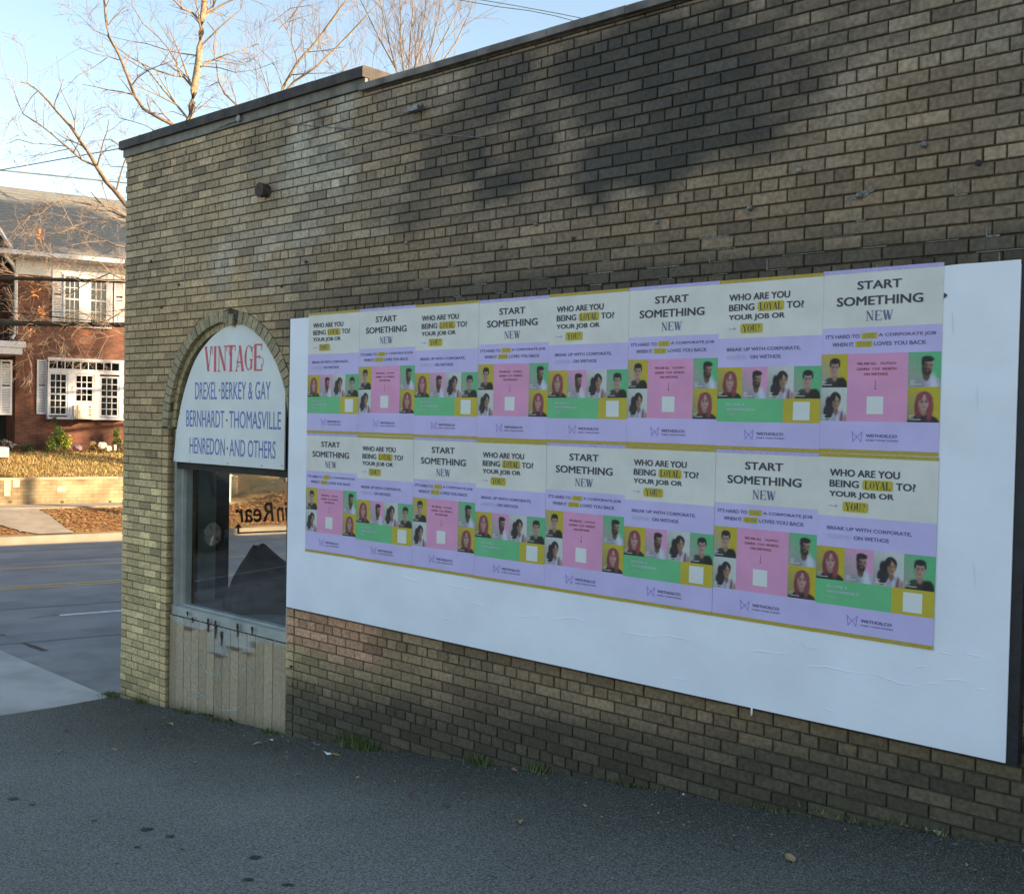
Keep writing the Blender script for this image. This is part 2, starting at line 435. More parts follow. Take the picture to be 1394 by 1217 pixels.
# fallen leaves: one scatter over verge and lawn
def leaf_scatter(name, pts, size, cols, flat=.5):
    n = len(pts); P = np.array(pts); ang = rng.uniform(0, 2 * pi, n); sz = size * rng.uniform(.6, 1.35, n)
    t1 = np.stack([np.cos(ang), np.sin(ang), rng.uniform(-flat, flat, n)], 1) * sz[:, None]
    t2 = np.stack([-np.sin(ang), np.cos(ang), rng.uniform(-flat, flat, n)], 1) * sz[:, None] * .7
    V = np.stack([P - t1, P + t2 * .6 - t1 * .2, P + t1, P - t2 * .6 + t1 * .1], 1); V[:, :, 2] += np.abs(sz[:, None]) * .45
    V = V.reshape(-1, 3); F = np.arange(n * 4).reshape(-1, 4)
    ci = rng.integers(0, len(cols), n); C = np.array(cols)[ci] * rng.uniform(.6, 1.3, (n, 1)); C = np.repeat(C, 4, 0)
    me = arr_mesh(name, V, F, M_leaf, C)
    o = bpy.data.objects.new(name, me); COL.objects.link(o)
    return o
LC = [(.46, .20, .065), (.50, .26, .10), (.40, .17, .06), (.54, .36, .18), (.30, .14, .06)]
pts = []
while len(pts) < 42000:
    s_, n_ = rng.uniform(-3, 9), rng.uniform(13.6, 22.0)
    if 15.9 < n_ < 17.3: continue
    inpath = n_ < 15.95 and np.interp(n_, [13.5, 14.2, 15, 15.95], [1.55, 1.15, .85, .5]) < s_ < np.interp(n_, [13.5, 13.9, 14.5, 15.95], [2.35, 2.25, 2.2, 2.0])
    if inpath and rng.uniform() > .04: continue
    dens = 1.0 if n_ < 16 else .30 + .45 * vnoise(s_ * .9, n_ * .9)
    if rng.uniform() > dens: continue
    p = st(s_, n_, g_terr(s_, n_)); pts.append(tuple(p))
tag(leaf_scatter("fallen_leaves", pts, .040, LC, .22), "orange brown fallen leaves covering the verge and lawn across the road", "leaves", kind='stuff')
pts = []
while len(pts) < 9000:
    s_, n_ = rng.uniform(6.5, 22), rng.uniform(13.6, 24.0)
    p = st(s_, n_, g_terr(s_, n_)); pts.append(tuple(p))
tag(leaf_scatter("fallen_leaves", pts, .055, LC, .25), "brown leaf litter on the bank seen through the shop window", "leaves", kind='stuff')
# thin grass in the lawn
def blades(name, centres, h, wd, cols):
    n = len(centres); P = np.array(centres); ang = rng.uniform(0, 2 * pi, n); hh = h * rng.uniform(.4, 1.3, n)
    t = np.stack([np.cos(ang), np.sin(ang), np.zeros(n)], 1) * wd
    lean = np.stack([rng.uniform(-.5, .5, n), rng.uniform(-.5, .5, n), np.ones(n)], 1) * hh[:, None]
    V = np.stack([P - t, P + t, P + lean], 1).reshape(-1, 3); F = np.arange(n * 3).reshape(-1, 3)
    C = np.repeat(np.array(cols)[rng.integers(0, len(cols), n)] * rng.uniform(.6, 1.3, (n, 1)), 3, 0)
    return arr_mesh(name, V, F, M_grass, C)
cs = []
while len(cs) < 14000:
    s_, n_ = rng.uniform(-3, 7), rng.uniform(17.3, 21.8)
    if rng.uniform() < .35 + .5 * vnoise(s_ * .6 + 9, n_ * .8): cs.append(tuple(st(s_, n_, g_terr(s_, n_))))
o = bpy.data.objects.new("lawn_grass", blades("lawn_grass", cs, .07, .008, [(.24, .24, .07), (.34, .29, .1), (.42, .32, .13)])); COL.objects.link(o)
tag(o, "thin dry winter grass between the leaves on the lawn", "grass", kind='stuff')

# ================================================================== BRICK BUILDING
C_ = .0685; HD = .10416; STR = 2 * HD
Z0 = -.567 - C_ / 2            # bottom of the header course just under the billboard
XJ = -.067
AX, AZ, RI, RO = -1.13, .92, .90, 1.00
XL = -2.84
bld = empty("brick_building", (XL, 0, -1.67), "low yellow brick commercial building in shade with an arched shop window and stained side wall", "building")
TOPL, TOPR, XSTEP = 3.425, 3.395, .66
BOARDX0, BOARDX1 = onY(399, 600).x, onY(1350, 600).x
strokes = []
for pts_, r_, k_ in (([(230, 300), (170, 430)], 34, .55), ([(340, 150), (265, 260), (235, 340)], 34, .6), ([(385, 150), (305, 270), (330, 385), (400, 350), (415, 240)], 29, .8), ([(452, 150), (440, 270)], 27, .65),
                     ([(510, 130), (600, 110), (705, 85)], 42, .95), ([(700, 85), (772, 190), (740, 260), (650, 300), (560, 325), (540, 365)], 40, 1.0), ([(515, 130), (545, 200), (640, 190), (700, 165)], 40, .95), ([(620, 150), (690, 280), (660, 330)], 34, .9),
                     ([(795, 60), (850, 150), (825, 250), (885, 270)], 32, .85), ([(900, 50), (925, 170), (965, 160)], 32, .65), ([(1030, 30), (1055, 90)], 28, .5), ([(600, 60), (700, 40)], 30, .5), ([(120, 430), (250, 400)], 26, .35), ([(1120, 60), (1200, 20)], 26, .35)):
    for a_, b_ in zip(pts_[:-1], pts_[1:]):
        A_ = onY(440 + a_[0] * .6844, a_[1] * .6844); B_ = onY(440 + b_[0] * .6844, b_[1] * .6844); strokes.append((A_.x, A_.z, B_.x, B_.z, r_ / 205.0, k_))
def soot(x, z):
    d = 0
    for ax, az, bx, bz, r_, k_ in strokes:
        ex, ez = bx - ax, bz - az; t = max(0, min(1, ((x - ax) * ex + (z - az) * ez) / (ex * ex + ez * ez + 1e-9))); q = sqrt((x - ax - t * ex) ** 2 + (z - az - t * ez) ** 2) / r_
        if q < 1.5: d = max(d, k_ * sstep(1.45, .45, q))
    return d
LP = [onY(340, 110), onY(458, 75), onY(462, 200), onY(352, 225)]
def wall_tint(x, z, r=0.0):
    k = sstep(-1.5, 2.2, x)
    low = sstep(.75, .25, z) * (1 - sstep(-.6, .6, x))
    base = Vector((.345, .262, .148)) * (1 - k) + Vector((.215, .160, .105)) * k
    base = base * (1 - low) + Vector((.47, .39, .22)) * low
    g = sstep(.3, 1.0, fbm(x * .9 + 3, z * .9, 5)); grey = (base.x + base.y + base.z) / 3
    base = base.lerp(Vector((grey * 1.02, grey, grey * .9)), .3 * g + .25 * sstep(1.9, 2.5, z))
    # lichen green / brown drift
    base *= .82 + .36 * fbm(x * 2.0, z * 2.0, 2)
    # black soot
    wx = x + .22 * (fbm(x * 3.0, z * 3.0, 8) - .5); wz = z + .22 * (fbm(x * 3.0, z * 3.0, 9) - .5)
    d = soot(wx, wz)
    haze_ = sstep(.2, .8, x) * sstep(4.6, 3.6, x) * sstep(2.25, 2.7, z) * .30 * sstep(.35, .7, fbm(x * 2.2, z * 2.2, 12))
    d = min(1, max(haze_, 1.1 * d * (.62 + .75 * fbm(x * 4.4, z * 4.4, 11))))
    base = base.lerp(Vector((.030, .033, .034)), d * .93)
    # paler over-painted halo round the soot
    if z > 2.35 and x > -.2:
        h = sstep(.40, .66, fbm(x * 2.1 + 7, z * 2.4, 21)) * (1 - d) ** 2
        base = base.lerp(Vector((.30, .28, .24)), .55 * h)
    # pale wash patch near the coping
    a = sstep(-1.3, -.9, x) * sstep(.52, .50, x) * sstep(2.5, 3.1, z)
    if a > 0: base = base.lerp(Vector((.40, .42, .39)), .8 * a * sstep(.3, .55, fbm(x * 2 + 1, z * 2, 31)))
    a = sstep(-1.5, -1.2, x) * sstep(.1, -.2, x) * sstep(1.9, 2.2, z) * sstep(2.7, 2.4, z)
    if a > 0: base = base.lerp(Vector((.36, .36, .34)), .65 * a * sstep(.4, .65, fbm(x * 2.3 + 1, z * 2.3, 33)))
    if z > 2.6 and x > -2.7:
        k_ = sstep(.56, .78, vnoise(x * 9, z * .6, 51)) * sstep(2.6, 3.4, z); base = base.lerp(Vector((.05, .048, .042)), .5 * k_)
    # pink brush-out right of the shop window
    if -.28 < x < 1.15 and -.78 < z < -.42:
        base = base.lerp(Vector((.46, .27, .19)), .8 * sstep(1.2, .75, x + .25 * fbm(x * 5, z * 5, 3)) * sstep(-.79, -.72, z))
    # mildew near the ground, damp above the billboard
    gl = lot_z(x)
    if x > -.26:
        m = sstep(.62 - .12 * sstep(1, 5, x), .22, z - gl + .16 * (fbm(x * 1.2, z * 2, 13) - .5)); base = base.lerp(Vector((.050, .047, .036)), .92 * m)
        m2 = sstep(2.7, 5.2, x) * sstep(-.2, -.6, z); base = base.lerp(Vector((.085, .078, .055)), .5 * m2)
        if z > 1.6:
            m = sstep(2.35, 1.88, z + .2 * (fbm(x * 1.4, z, 17) - .5)) ; base = base.lerp(Vector((.085, .08, .065)), .62 * m)
            m = sstep(1.965, 1.93, z); base = base.lerp(Vector((.03, .03, .028)), .6 * m * sstep(0, 1, x))
    else:
        m = sstep(.14, .02, z - gl + .05 * fbm(x * 5, z * 5, 3)); base = base.lerp(Vector((.10, .09, .06)), .7 * m)
        m = sstep(-.5, -.28, x) * sstep(-.9, -1.3, z); base = base.lerp(Vector((.07, .065, .05)), .8 * m)
    return Vector((base.x * 1.04, base.y, base.z * .93))
def brick_geo(b, quad, proud, seedc, ycut=.05, bev=.004, fr=None):
    "quad: 4 (x,z) corners ccw from lower left; front face at -proud, chamfered edge"
    cx = sum(p[0] for p in quad) / 4; cz = sum(p[1] for p in quad) / 4
    inner = []
    for x, z in quad:
        dx, dz = cx - x, cz - z
        inner.append((x + (bev if dx > 0 else -bev), z + (bev if dz > 0 else -bev)))
    k = len(b.v)
    j = [hsh(cx * 91, cz * 77, i) * .0015 for i in range(4)]
    P = [(x, -proud - j[i], z) for i, (x, z) in enumerate(inner)] + [(x, -proud + bev, z) for x, z in quad] + [(x, ycut, z) for x, z in quad]
    b.v += [tuple(fr(*p)) for p in P] if fr else P
    for i in range(4):
        t = (i + 1) % 4
        b.f += [(k + 4 + i, k + 4 + t, k + t, k + i), (k + 8 + i, k + 8 + t, k + 4 + t, k + 4 + i)]; b.m += [0, 0]
    b.f.append((k, k + 1, k + 2, k + 3)); b.m.append(0)
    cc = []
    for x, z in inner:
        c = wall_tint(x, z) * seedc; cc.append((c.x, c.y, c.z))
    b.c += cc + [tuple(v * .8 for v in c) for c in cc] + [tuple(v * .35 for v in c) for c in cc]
def jamb_x(z, side, R):
    "x of the arch outline of radius R at height z"
    if z <= AZ: return AX + side * R
    q = R * R - (z - AZ) ** 2
    return None if q <= 0 else AX + side * sqrt(q)
J = .0068
bricks = []
def add_brick(x0, x1, z0, z1, clip=True):
    zt = min(z1, TOPL if x0 < XSTEP else TOPR)
    if zt - z0 < .012: return
    gz = lot_z((x0 + x1) / 2)
    if z1 < gz - .03: return
    quadX = [x0, x1, x1, x0]; quadZ = [z0, z0, zt, zt]
    # opening of the shop window
    for side in (-1, 1):
        for i in range(4):
            jx = jamb_x(quadZ[i], side, RO + .006)
            if jx is None: continue
            xm = (x0 + x1) / 2
            lo, hi = jamb_x(quadZ[i], -1, RO + .006), jamb_x(quadZ[i], 1, RO + .006)
            if xm < AX and quadX[i] > lo: quadX[i] = lo
            if xm >= AX and quadX[i] < hi: quadX[i] = hi
    if max(quadX) - min(quadX) < .02: return
    if quadX[1] - quadX[0] < .006 and quadX[2] - quadX[3] < .006: return
    if quadX[1] <= quadX[0]: quadX[1] = quadX[0] + .002
    if quadX[2] <= quadX[3]: quadX[2] = quadX[3] + .002
    zm = (z0 + zt) / 2
    if -.05 < x0 and x1 < 5.0 and -.33 < z0 and z1 < 1.70: return     # behind the billboard panel
    bricks.append([(quadX[i], quadZ[i]) for i in range(4)])
XR = 6.4
row = math.floor((-1.72 - Z0) / C_)
while Z0 + row * C_ < TOPL:
    z0 = Z0 + row * C_ + J / 2; z1 = z0 + C_ - J
    header = (row % 7 == 0)
    if header and z0 < 1.75 and z0 > -10:
        # no header courses in the narrow corner pier
        pier_plain = True
    else: pier_plain = False
    def run(xa, xb, start, pitch):
        k = math.floor((xa - start) / pitch); x = start + k * pitch
        while x < xb:
            a = max(x + J / 2, xa); c = min(x + pitch - J / 2, xb)
            if c - a > .015:
                jit = (hsh(row, x * 7) - .5) * .003
                add_brick(a + (0 if a == xa else jit), c + (0 if c == xb else jit), z0, z1)
            x += pitch
    half = HD if row % 2 else 0.0
    if header and not pier_plain:
        run(XL, XR, XJ, HD)
    elif header and pier_plain:
        run(XL, AX, XL + (.105 if row % 2 else 0), STR); run(AX, XR, XJ, HD)
    else:
        if z0 < 1.75: run(XL, AX, XL + (.105 if row % 2 else 0), STR); run(AX, XR, XJ + half + HD * .5, STR)
        else: run(XL, XR, XJ + half + HD * .5, STR)
    row += 1
# the vertical pile of half bricks that lines both window jambs
for side in (-1, 1):
    z = Z0 - 17 * C_
    while z < AZ - .02:
        a, c = sorted((AX + side * (RI + .003), AX + side * (RO - .002)))
        if z + C_ > lot_z(AX + side) - .02: bricks.append([(a, z + J / 2), (c, z + J / 2), (c, min(AZ, z + C_) - J / 2), (a, min(AZ, z + C_) - J / 2)])
        z += C_
def scr(P):
    d = Vector(P) - CAM; z = d.dot(CF)
    if z <= 0: return None
    return IW / 2 + FPX * d.dot(CR) / z, IH / 2 - FPX * d.dot(CU) / z
vis = []
for q in bricks:
    cx = sum(p[0] for p in q) / 4; cz = sum(p[1] for p in q) / 4
    p = scr((cx, 0, cz)); inb = p and 0 < p[0] < IW and 0 < p[1] < IH
    hidden = .05 < cx < 5.15 and -.42 < cz < 1.78
    wdt = max(x for x, z in q) - min(x for x, z in q)
    vis.append(((Vector((cx, 0, cz)) - CAM).length - (0 if wdt > .15 else -2.5) + (0 if inb and not hidden else 1000)))
order = sorted(range(len(bricks)), key=lambda i: vis[i])
single = set(order[:300])
rest = MB()
for i, q in enumerate(bricks):
    cx = sum(p[0] for p in q) / 4; cz = sum(p[1] for p in q) / 4
    r = hsh(cx * 13.7, cz * 51.3); r2 = hsh(cx * 3.7, cz * 91.3, 4)
    v = .76 + .46 * r
    if r2 > .90: v *= 1.30
    if r2 < .07: v *= .74
    proud = .002 + .005 * hsh(cx * 7, cz * 5, 9)
    if i in single:
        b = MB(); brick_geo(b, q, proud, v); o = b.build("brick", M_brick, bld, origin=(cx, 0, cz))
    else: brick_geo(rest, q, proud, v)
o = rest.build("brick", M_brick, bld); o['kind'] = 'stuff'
# arch ring
nv = 41
for i in range(nv):
    a0 = pi - i * pi / nv; a1 = pi - (i + 1) * pi / nv
    am = (a0 + a1) / 2
    g = .0045
    ri, ro = RI + .002, RO
    drop = 0
    if i in (22,):
        continue
    if i in (21,): drop = -.035
    if i in (20,): drop = -.012
    pr = .006 + .005 * hsh(i, 3)
    q = [((ri + drop) * cos(a0 - g / ri) , (ri + drop) * sin(a0 - g / ri)), ((ri + drop) * cos(a1 + g / ri), (ri + drop) * sin(a1 + g / ri)), ((ro + drop) * cos(a1 + g / ro), (ro + drop) * sin(a1 + g / ro)), ((ro + drop) * cos(a0 - g / ro), (ro + drop) * sin(a0 - g / ro))]
    q = [(AX + x, AZ + z) for x, z in q]
    b = MB(); k = 0
    P = [(x, -pr, z) for x, z in q] + [(x, .105, z) for x, z in q]
    b.v = P; b.f = [(0, 1, 2, 3), (1, 0, 4, 5), (2, 1, 5, 6), (3, 2, 6, 7), (0, 3, 7, 4)]; b.m = [0] * 5
    c = Vector((.27, .235, .145)) * (.8 + .4 * hsh(i, 8)); ct = (c.x, c.y, c.z)
    b.c = [ct] * 8
    b.build("arch_brick", M_brick, bld, origin=(AX + RO * cos(am), 0, AZ + RO * sin(am)))
# reveal bricks on the jambs (returning into the wall)
b = MB()
z = Z0 - 17 * C_
while z < AZ:
    for side in (-1, 1):
        xx = AX + side * (RI + .004)
        if z + C_ > lot_z(xx) - .03:
            c = Vector((.26, .225, .14)) * (.75 + .4 * hsh(z * 31, side)); ct = (c.x, c.y, c.z)
            z1 = z + C_ - J / 2
            pts = [(xx, .004, z + J / 2), (xx, .104, z + J / 2), (xx, .104, z1), (xx, .004, z1)]
            if side > 0: pts.reverse()
            b.box((min(xx, xx + side * .02), .004, z + J / 2), (max(xx, xx + side * .02), .104, z1), col=ct)
    z += C_
o = b.build("reveal_brick", M_brick, bld); o['kind'] = 'stuff'

# mortar backing: the wall itself with the arched opening cut out
FX = 30.0     # building runs far to the right
def wall_with_arch(y, mb, th):
    seg = 24
    top = TOPR - .005
    def F(x, z): return (x, y, z)
    def rect(x0, z0, x1, z1): mb.box((x0, y, z0), (x1, y + th, z1))
    rect(XL + .006, -1.8, AX - RI - .02, AZ)
    rect(AX + RI + .02, -1.8, FX, AZ)
    R = RI + .02
    rect(XL + .006, AZ, AX - R, top)
    rect(AX + R, AZ, FX, top)
    for i in range(seg):
        xa = AX - R + 2 * R * i / seg; xb = AX - R + 2 * R * (i + 1) / seg
        za = AZ + sqrt(max(0, R * R - (xa - AX) ** 2)); zb = AZ + sqrt(max(0, R * R - (xb - AX) ** 2))
        P = [(xa, y, za), (xb, y, zb), (xb, y, top), (xa, y, top), (xa, y + th, za), (xb, y + th, zb), (xb, y + th, top), (xa, y + th, top)]
        k = len(mb.v); mb.v += P; mb.c += [(.5, .5, .5)] * 8
        for q in ((0, 1, 2, 3), (5, 4, 7, 6), (4, 5, 1, 0)): mb.f.append(tuple(k + t for t in q)); mb.m.append(0)
wb = MB(); wall_with_arch(.006, wb, .24); wb.build("wall", M_mortar, bld)
# street facade, slanting back along the pavement; big front window s .93..4.4
fb = MB()
def fbox(s0, s1, z0, z1, m=0, n0=-.25, n1=-.006): fb.box((s0, n0, z0), (s1, n1, z1), mi=m, fr=lambda x, y, z: st(x, y, z))
fbox(.075, .93, -1.8, 3.4); fbox(4.4, 26, -1.8, 3.4); fbox(.93, 4.4, -1.8, -.74); fbox(.93, 4.4, 2.2, 3.4)
fb.build("front_wall", M_sidebrick, bld)
fbr = MB(); row = math.floor((-1.72 - Z0) / C_)
while Z0 + row * C_ < TOPL - .02:
    z0 = Z0 + row * C_ + J / 2; z1 = z0 + C_ - J
    s_ = -.002 - (HD if row % 2 else 0)
    while s_ < 5.0:
        a = max(.02, s_ + J / 2); c = min(5.0, s_ + STR - J / 2); s_ += STR
        if c - a < .02: continue
        if z1 > -.75 and z0 < 2.2 and c > .93 and a < 4.4:
            if a < .9: c = .93
            elif c > 4.42: a = 4.41
            else: continue
        v = .8 + .4 * hsh(row, s_ * 9)
        fr = lambda x, y, z: st(x, -.003 - y * 1.0, z)
        brick_geo(fbr, [(a, z0), (c, z0), (c, z1), (a, z1)][::-1], .0 + .004 * hsh(row, s_), v * 1.0, ycut=.03, fr=fr)
    row += 1
o = fbr.build("front_brick", M_brick, bld); o['kind'] = 'stuff'
# roof, back walls, interior
b = MB()
b.quad_pts([st(0.1, -.1, 3.3), (FX, .1, 3.3), (FX, 26, 3.3), st(26, -.1, 3.3)])
b.build("roof", M_coping2, bld)
b = MB(); b.box((FX, .1, -1.8), (FX + .2, 27, 3.4)); b.build("back_wall", M_sidebrick, bld)
b = MB(); a1 = st(26, 0); b.box((a1.x, a1.y, -1.8), (FX, a1.y + .2, 3.4)); b.build("rear_wall", M_sidebrick, bld)
b = MB(); b.quad_pts([(-2.9, .12, -.735), (3, .12, -.735), (3, 6, -.735), (-1, 6, -.735)]); b.build("display_floor", M_floor, bld)
b = MB(); b.quad_pts([(-2.6, .3, 2.6), (3, .3, 2.6), (3, 6, 2.6), (-1, 6, 2.6)]); b.build("ceiling", M_inner, bld)
b = MB(); b.box((2.2, .26, -.74), (2.26, 6, 2.6)); b.box((-1.2, 5.9, -.74), (2.2, 5.96, 2.6)); b.build("inner_partition", M_inner, bld)
# front window: posts, glass, lettering
b = MB(); b.box((.52, -.34, -.734), (.62, -.252, 2.6), fr=lambda x, y, z: st(x, y, z)); b.build("window_frame", M_inner, bld)
b = MB(); b.box((.615, -.34, -.734), (.79, -.255, 2.6), fr=lambda x, y, z: st(x, y, z)); b.build("corner_post", M_postg, bld)
b = MB(); b.box((.79, -.33, -.734), (.922, -.26, 2.6), fr=lambda x, y, z: st(x, y, z)); b.build("dark_mullion", M_inner, bld)
b = MB(); b.box((.924, -.13, -.738), (4.4, -.08, -.70), fr=lambda x, y, z: st(x, y, z)); b.build("front_sill", M_trim, bld)
fg = MB(); fg.box((.93, -.108, -.70), (4.4, -.10, 2.2), fr=lambda x, y, z: st(x, y, z)); fg.build("front_glass", M_glass, bld)
# side window frame
YF = .062
def fz(px, py, Y=YF): return onY(px, py, Y)
xl, xr = AX - RI + .004, AX + RI - .004
sillz = onY(300, 842, YF).z
b = MB(); b.box((xl, YF, -.70), (xl + .035, YF + .10, .9)); b.box((xl + .035, YF + .045, -.70), (xl + .075, YF + .14, .9)); b.build("window_frame", M_trim, bld)
b = MB(); b.box((xr - .05, YF - .03, -.72), (xr, YF + .10, .9)); b.build("window_frame", M_trim, bld)
z_s0, z_s1 = onY(244, 822, YF).z, 0
b = MB(); b.box((xl - .002, YF - .012, -.765), (xr, YF + .055, -.685)); b.box((xl, YF + .055, -.75), (xr, YF + .12, -.672)); b.build("window_sill", M_trim, bld)
b = MB(); b.box((xl + .04, YF + .075, -.672), (xr - .05, YF + .081, .95)); b.build("window_glass", M_glass, bld)
b = MB(); b.box((xl + .005, YF + .002, .55), (xr - .002, YF + .05, .75)); b.build("transom", M_inner, bld)
# filling behind the sign (dark plywood)
b = MB(); poly = [(AX - RI + .002, .62), (AX + RI - .002, .62)] + [(AX + (RI - .001) * cos(a), AZ + (RI - .001) * sin(a)) for a in np.linspace(0, pi, 25)]
b.prism(poly, YF + .055, YF + .07); b.build("arch_panel", M_mortar, bld)
# soffit bricks of the inner arch visible round the sign
b = MB()
for i in range(36):
    a0 = pi * i / 36 + .004; a1 = pi * (i + 1) / 36 - .004; R1 = RI - .001; R0 = RI - .055
    P = []
    for yy in (.030, .118):
        for (R_, a_) in ((R0, a0), (R0, a1), (R1, a1), (R1, a0)): P.append((AX + R_ * cos(a_), yy + (.004 * hsh(i, 5)), AZ + R_ * sin(a_)))
    k = len(b.v); b.v += P
    for q in ((0, 3, 2, 1), (0, 1, 5, 4), (3, 0, 4, 7), (1, 2, 6, 5)): b.f.append(tuple(k + t for t in q)); b.m.append(0)
    c = Vector((.33, .28, .155)) * (.8 + .4 * hsh(i, 18)); b.c += [(c.x, c.y, c.z)] * 8
o = b.build("soffit_brick", M_brick, bld); o['kind'] = 'stuff'

# planks under the window
npl = 15; pw = (xr + .03 - xl) / npl
BARE = {5: .16, 6: .24, 7: .2, 8: .13, 2: .08, 3: .07, 9: .09, 10: .13, 1: .04, 12: .05}
for i in range(npl):
    x0 = xl + i * pw + .0025; x1 = x0 + pw - .005 - .002 * hsh(i, 2)
    b = MB(); zt = -.768; gb = lot_z((x0 + x1) / 2) - .06 + .05 * hsh(i, 7)
    nz_ = 44; yo = .028 + .004 * hsh(i, 1)
    rag = [gb + .045 * hsh(i, 11), gb + .045 * hsh(i, 12)]
    bare = {5: .16, 6: .24, 7: .2, 8: .13, 2: .08, 3: .07, 9: .09, 10: .13, 1: .04, 12: .05}.get(i, .02)
    for k in range(nz_):
        za = zt + (gb - zt) * k / nz_; zc = zt + (gb - zt) * (k + 1) / nz_
        if k == nz_ - 1: pass
        cs_ = []
        for k_, zz in enumerate((zc, zc, za, za)):
            t = zt - zz
            edge = .5 * (bare + BARE.get(i + (1 if k_ in (1, 2) else -1), .02)) * (.45 + 1.0 * hsh(i + (1 if k_ in (1, 2) else 0), 44))
            c = Vector((.36, .295, .205)) * (.86 + .22 * hsh(i, 21))
            if t < edge: c = Vector((.36, .36, .34)) * (.8 + .35 * fbm(x0 * 30, zz * 14, 3))
            elif t < edge + .010 + .03 * hsh(i, 71) and bare > .05: c = Vector((.13, .09, .065))
            gd = zz - lot_z(x0); c = c.lerp(Vector((.12, .115, .075)), .6 * sstep(.12, .0, gd))
            c *= .9 + .25 * fbm(x0 * 9 + 2, zz * 3, 6)
            cs_.append((c.x, c.y, c.z))
        zl = zc if k < nz_ - 1 else rag[0]; zr_ = zc if k < nz_ - 1 else rag[1]
        b.quad_pts([(x0, yo, zl), (x1, yo, zr_), (x1, yo, za), (x0, yo, za)], col=cs_)
        b.quad_pts([(x1, yo, zr_), (x1, yo + .02, zr_), (x1, yo + .02, za), (x1, yo, za)], col=cs_)
        b.quad_pts([(x0, yo + .02, zl), (x0, yo, zl), (x0, yo, za), (x0, yo + .02, za)], col=cs_)
    b.build("plank", M_plank, bld, origin=((x0 + x1) / 2, yo, gb))
b = MB(); b.box((xl, .055, -1.75), (xr + .03, .10, -.77)); b.build("plank_backing", M_inner, bld)
# rot holes: small dark split strips between planks under the sill
b = MB()
for (px, py, h_) in ((262, 848, .05), (283, 862, .13), (293, 870, .16), (301, 880, .13), (323, 868, .12), (343, 866, .08), (255, 840, .05)):
    P = onY(px, py, .022); b = MB(); b.prism([(P.x - .006, P.z), (P.x + .004, P.z + .01), (P.x + .010, P.z + h_ * .35), (P.x + .018, P.z + h_ * .7), (P.x + .012, P.z + h_), (P.x - .012, P.z + h_), (P.x - .02, P.z + h_ * .75), (P.x - .008, P.z + h_ * .5)], .0222, .024)
    b.build("rotten_patch", mat("rotten_wood", (.045, .028, .02), .95, .4, 40, .5, 60), bld)
# chalk scribbles on planks
b = MB()
for line in ([(252, 962), (256, 940), (262, 938), (268, 941), (281, 950), (300, 966), (322, 967), (334, 952)], [(258, 950), (272, 948)], [(268, 908), (275, 902), (281, 914), (296, 920), (300, 900), (306, 880), (312, 897)], [(318, 905), (324, 898), (332, 912), (343, 908), (340, 936)], [(298, 915), (300, 924)], [(250, 880), (262, 905), (272, 890)]):
    P = [onY(px, py, .0235) for px, py in line]
    Q = []
    for i in range(len(P) - 1):
        for t in (0, .25, .5, .75): Q.append(P[i].lerp(P[i + 1], t))
    Q.append(P[-1]); b.tube(Q, [.0016 + .0014 * hsh(i, 5) for i in range(len(Q))], 4)
b.build("chalk_scribble", M_chalk, bld)

# coping
def coping(x0, x1, ztop, h, y0, y1, m, prof=0):
    L_ = x1 - x0; n = max(1, round(L_ / .62)); pl = L_ / n
    for i in range(n):
        a = x0 + i * pl + .002; c = a + pl - .004
        j = (hsh(i, x0) - .5) * .004
        b = MB(); z1 = ztop + j
        pf = [(y0, z1 - h), (y0 - .0, z1 - .012), (y0 + .012, z1), (y1 - .012, z1), (y1, z1 - .012), (y1, z1 - h)]
        k = len(b.v); b.v += [(a, y, z) for y, z in pf] + [(c, y, z) for y, z in pf]; b.c += [(.5, .5, .5)] * 12
        b.f += [tuple(k + t for t in range(6)), tuple(k + 6 + t for t in reversed(range(6)))]; b.m += [0, 0]
        for t in range(6):
            u = (t + 1) % 6; b.f.append((k + t, k + 6 + t, k + 6 + u, k + u)); b.m.append(0)
        b.build("coping_stone", m, bld, origin=((a + c) / 2, 0, ztop - h))
coping(XL - .05, XSTEP, 3.585, .082, -.055, .36, M_coping)
coping(XSTEP - .06, 9.0, 3.462, .052, -.045, .36, M_coping2)
b = MB(); b.box((XL - .02, -.022, 3.43), (XSTEP - .01, .30, 3.503)); b.build("coping_bed", mat("weathered_bed", (.17, .175, .16), .8, .3, 6, .3, 50), bld)
b = MB(); b.box((XSTEP - .01, -.012, 3.397), (9, .30, 3.4095)); b.build("coping_bed", M_mortar, bld)
b = MB(); b.box((-2.80, .31, 3.3), (XSTEP - .02, .34, 3.50)); b.build("parapet", M_mortar, bld)
b = MB(); b.box((XSTEP - .03, .012, 3.30), (XSTEP + .0, .30, 3.50)); b.build("parapet", M_mortar, bld)
# front coping along the street
b = MB(); b.box((0.03, -.34, 3.503), (26, .05, 3.583), fr=lambda x, y, z: st(x, y, z)); b.build("front_coping", M_coping, bld)

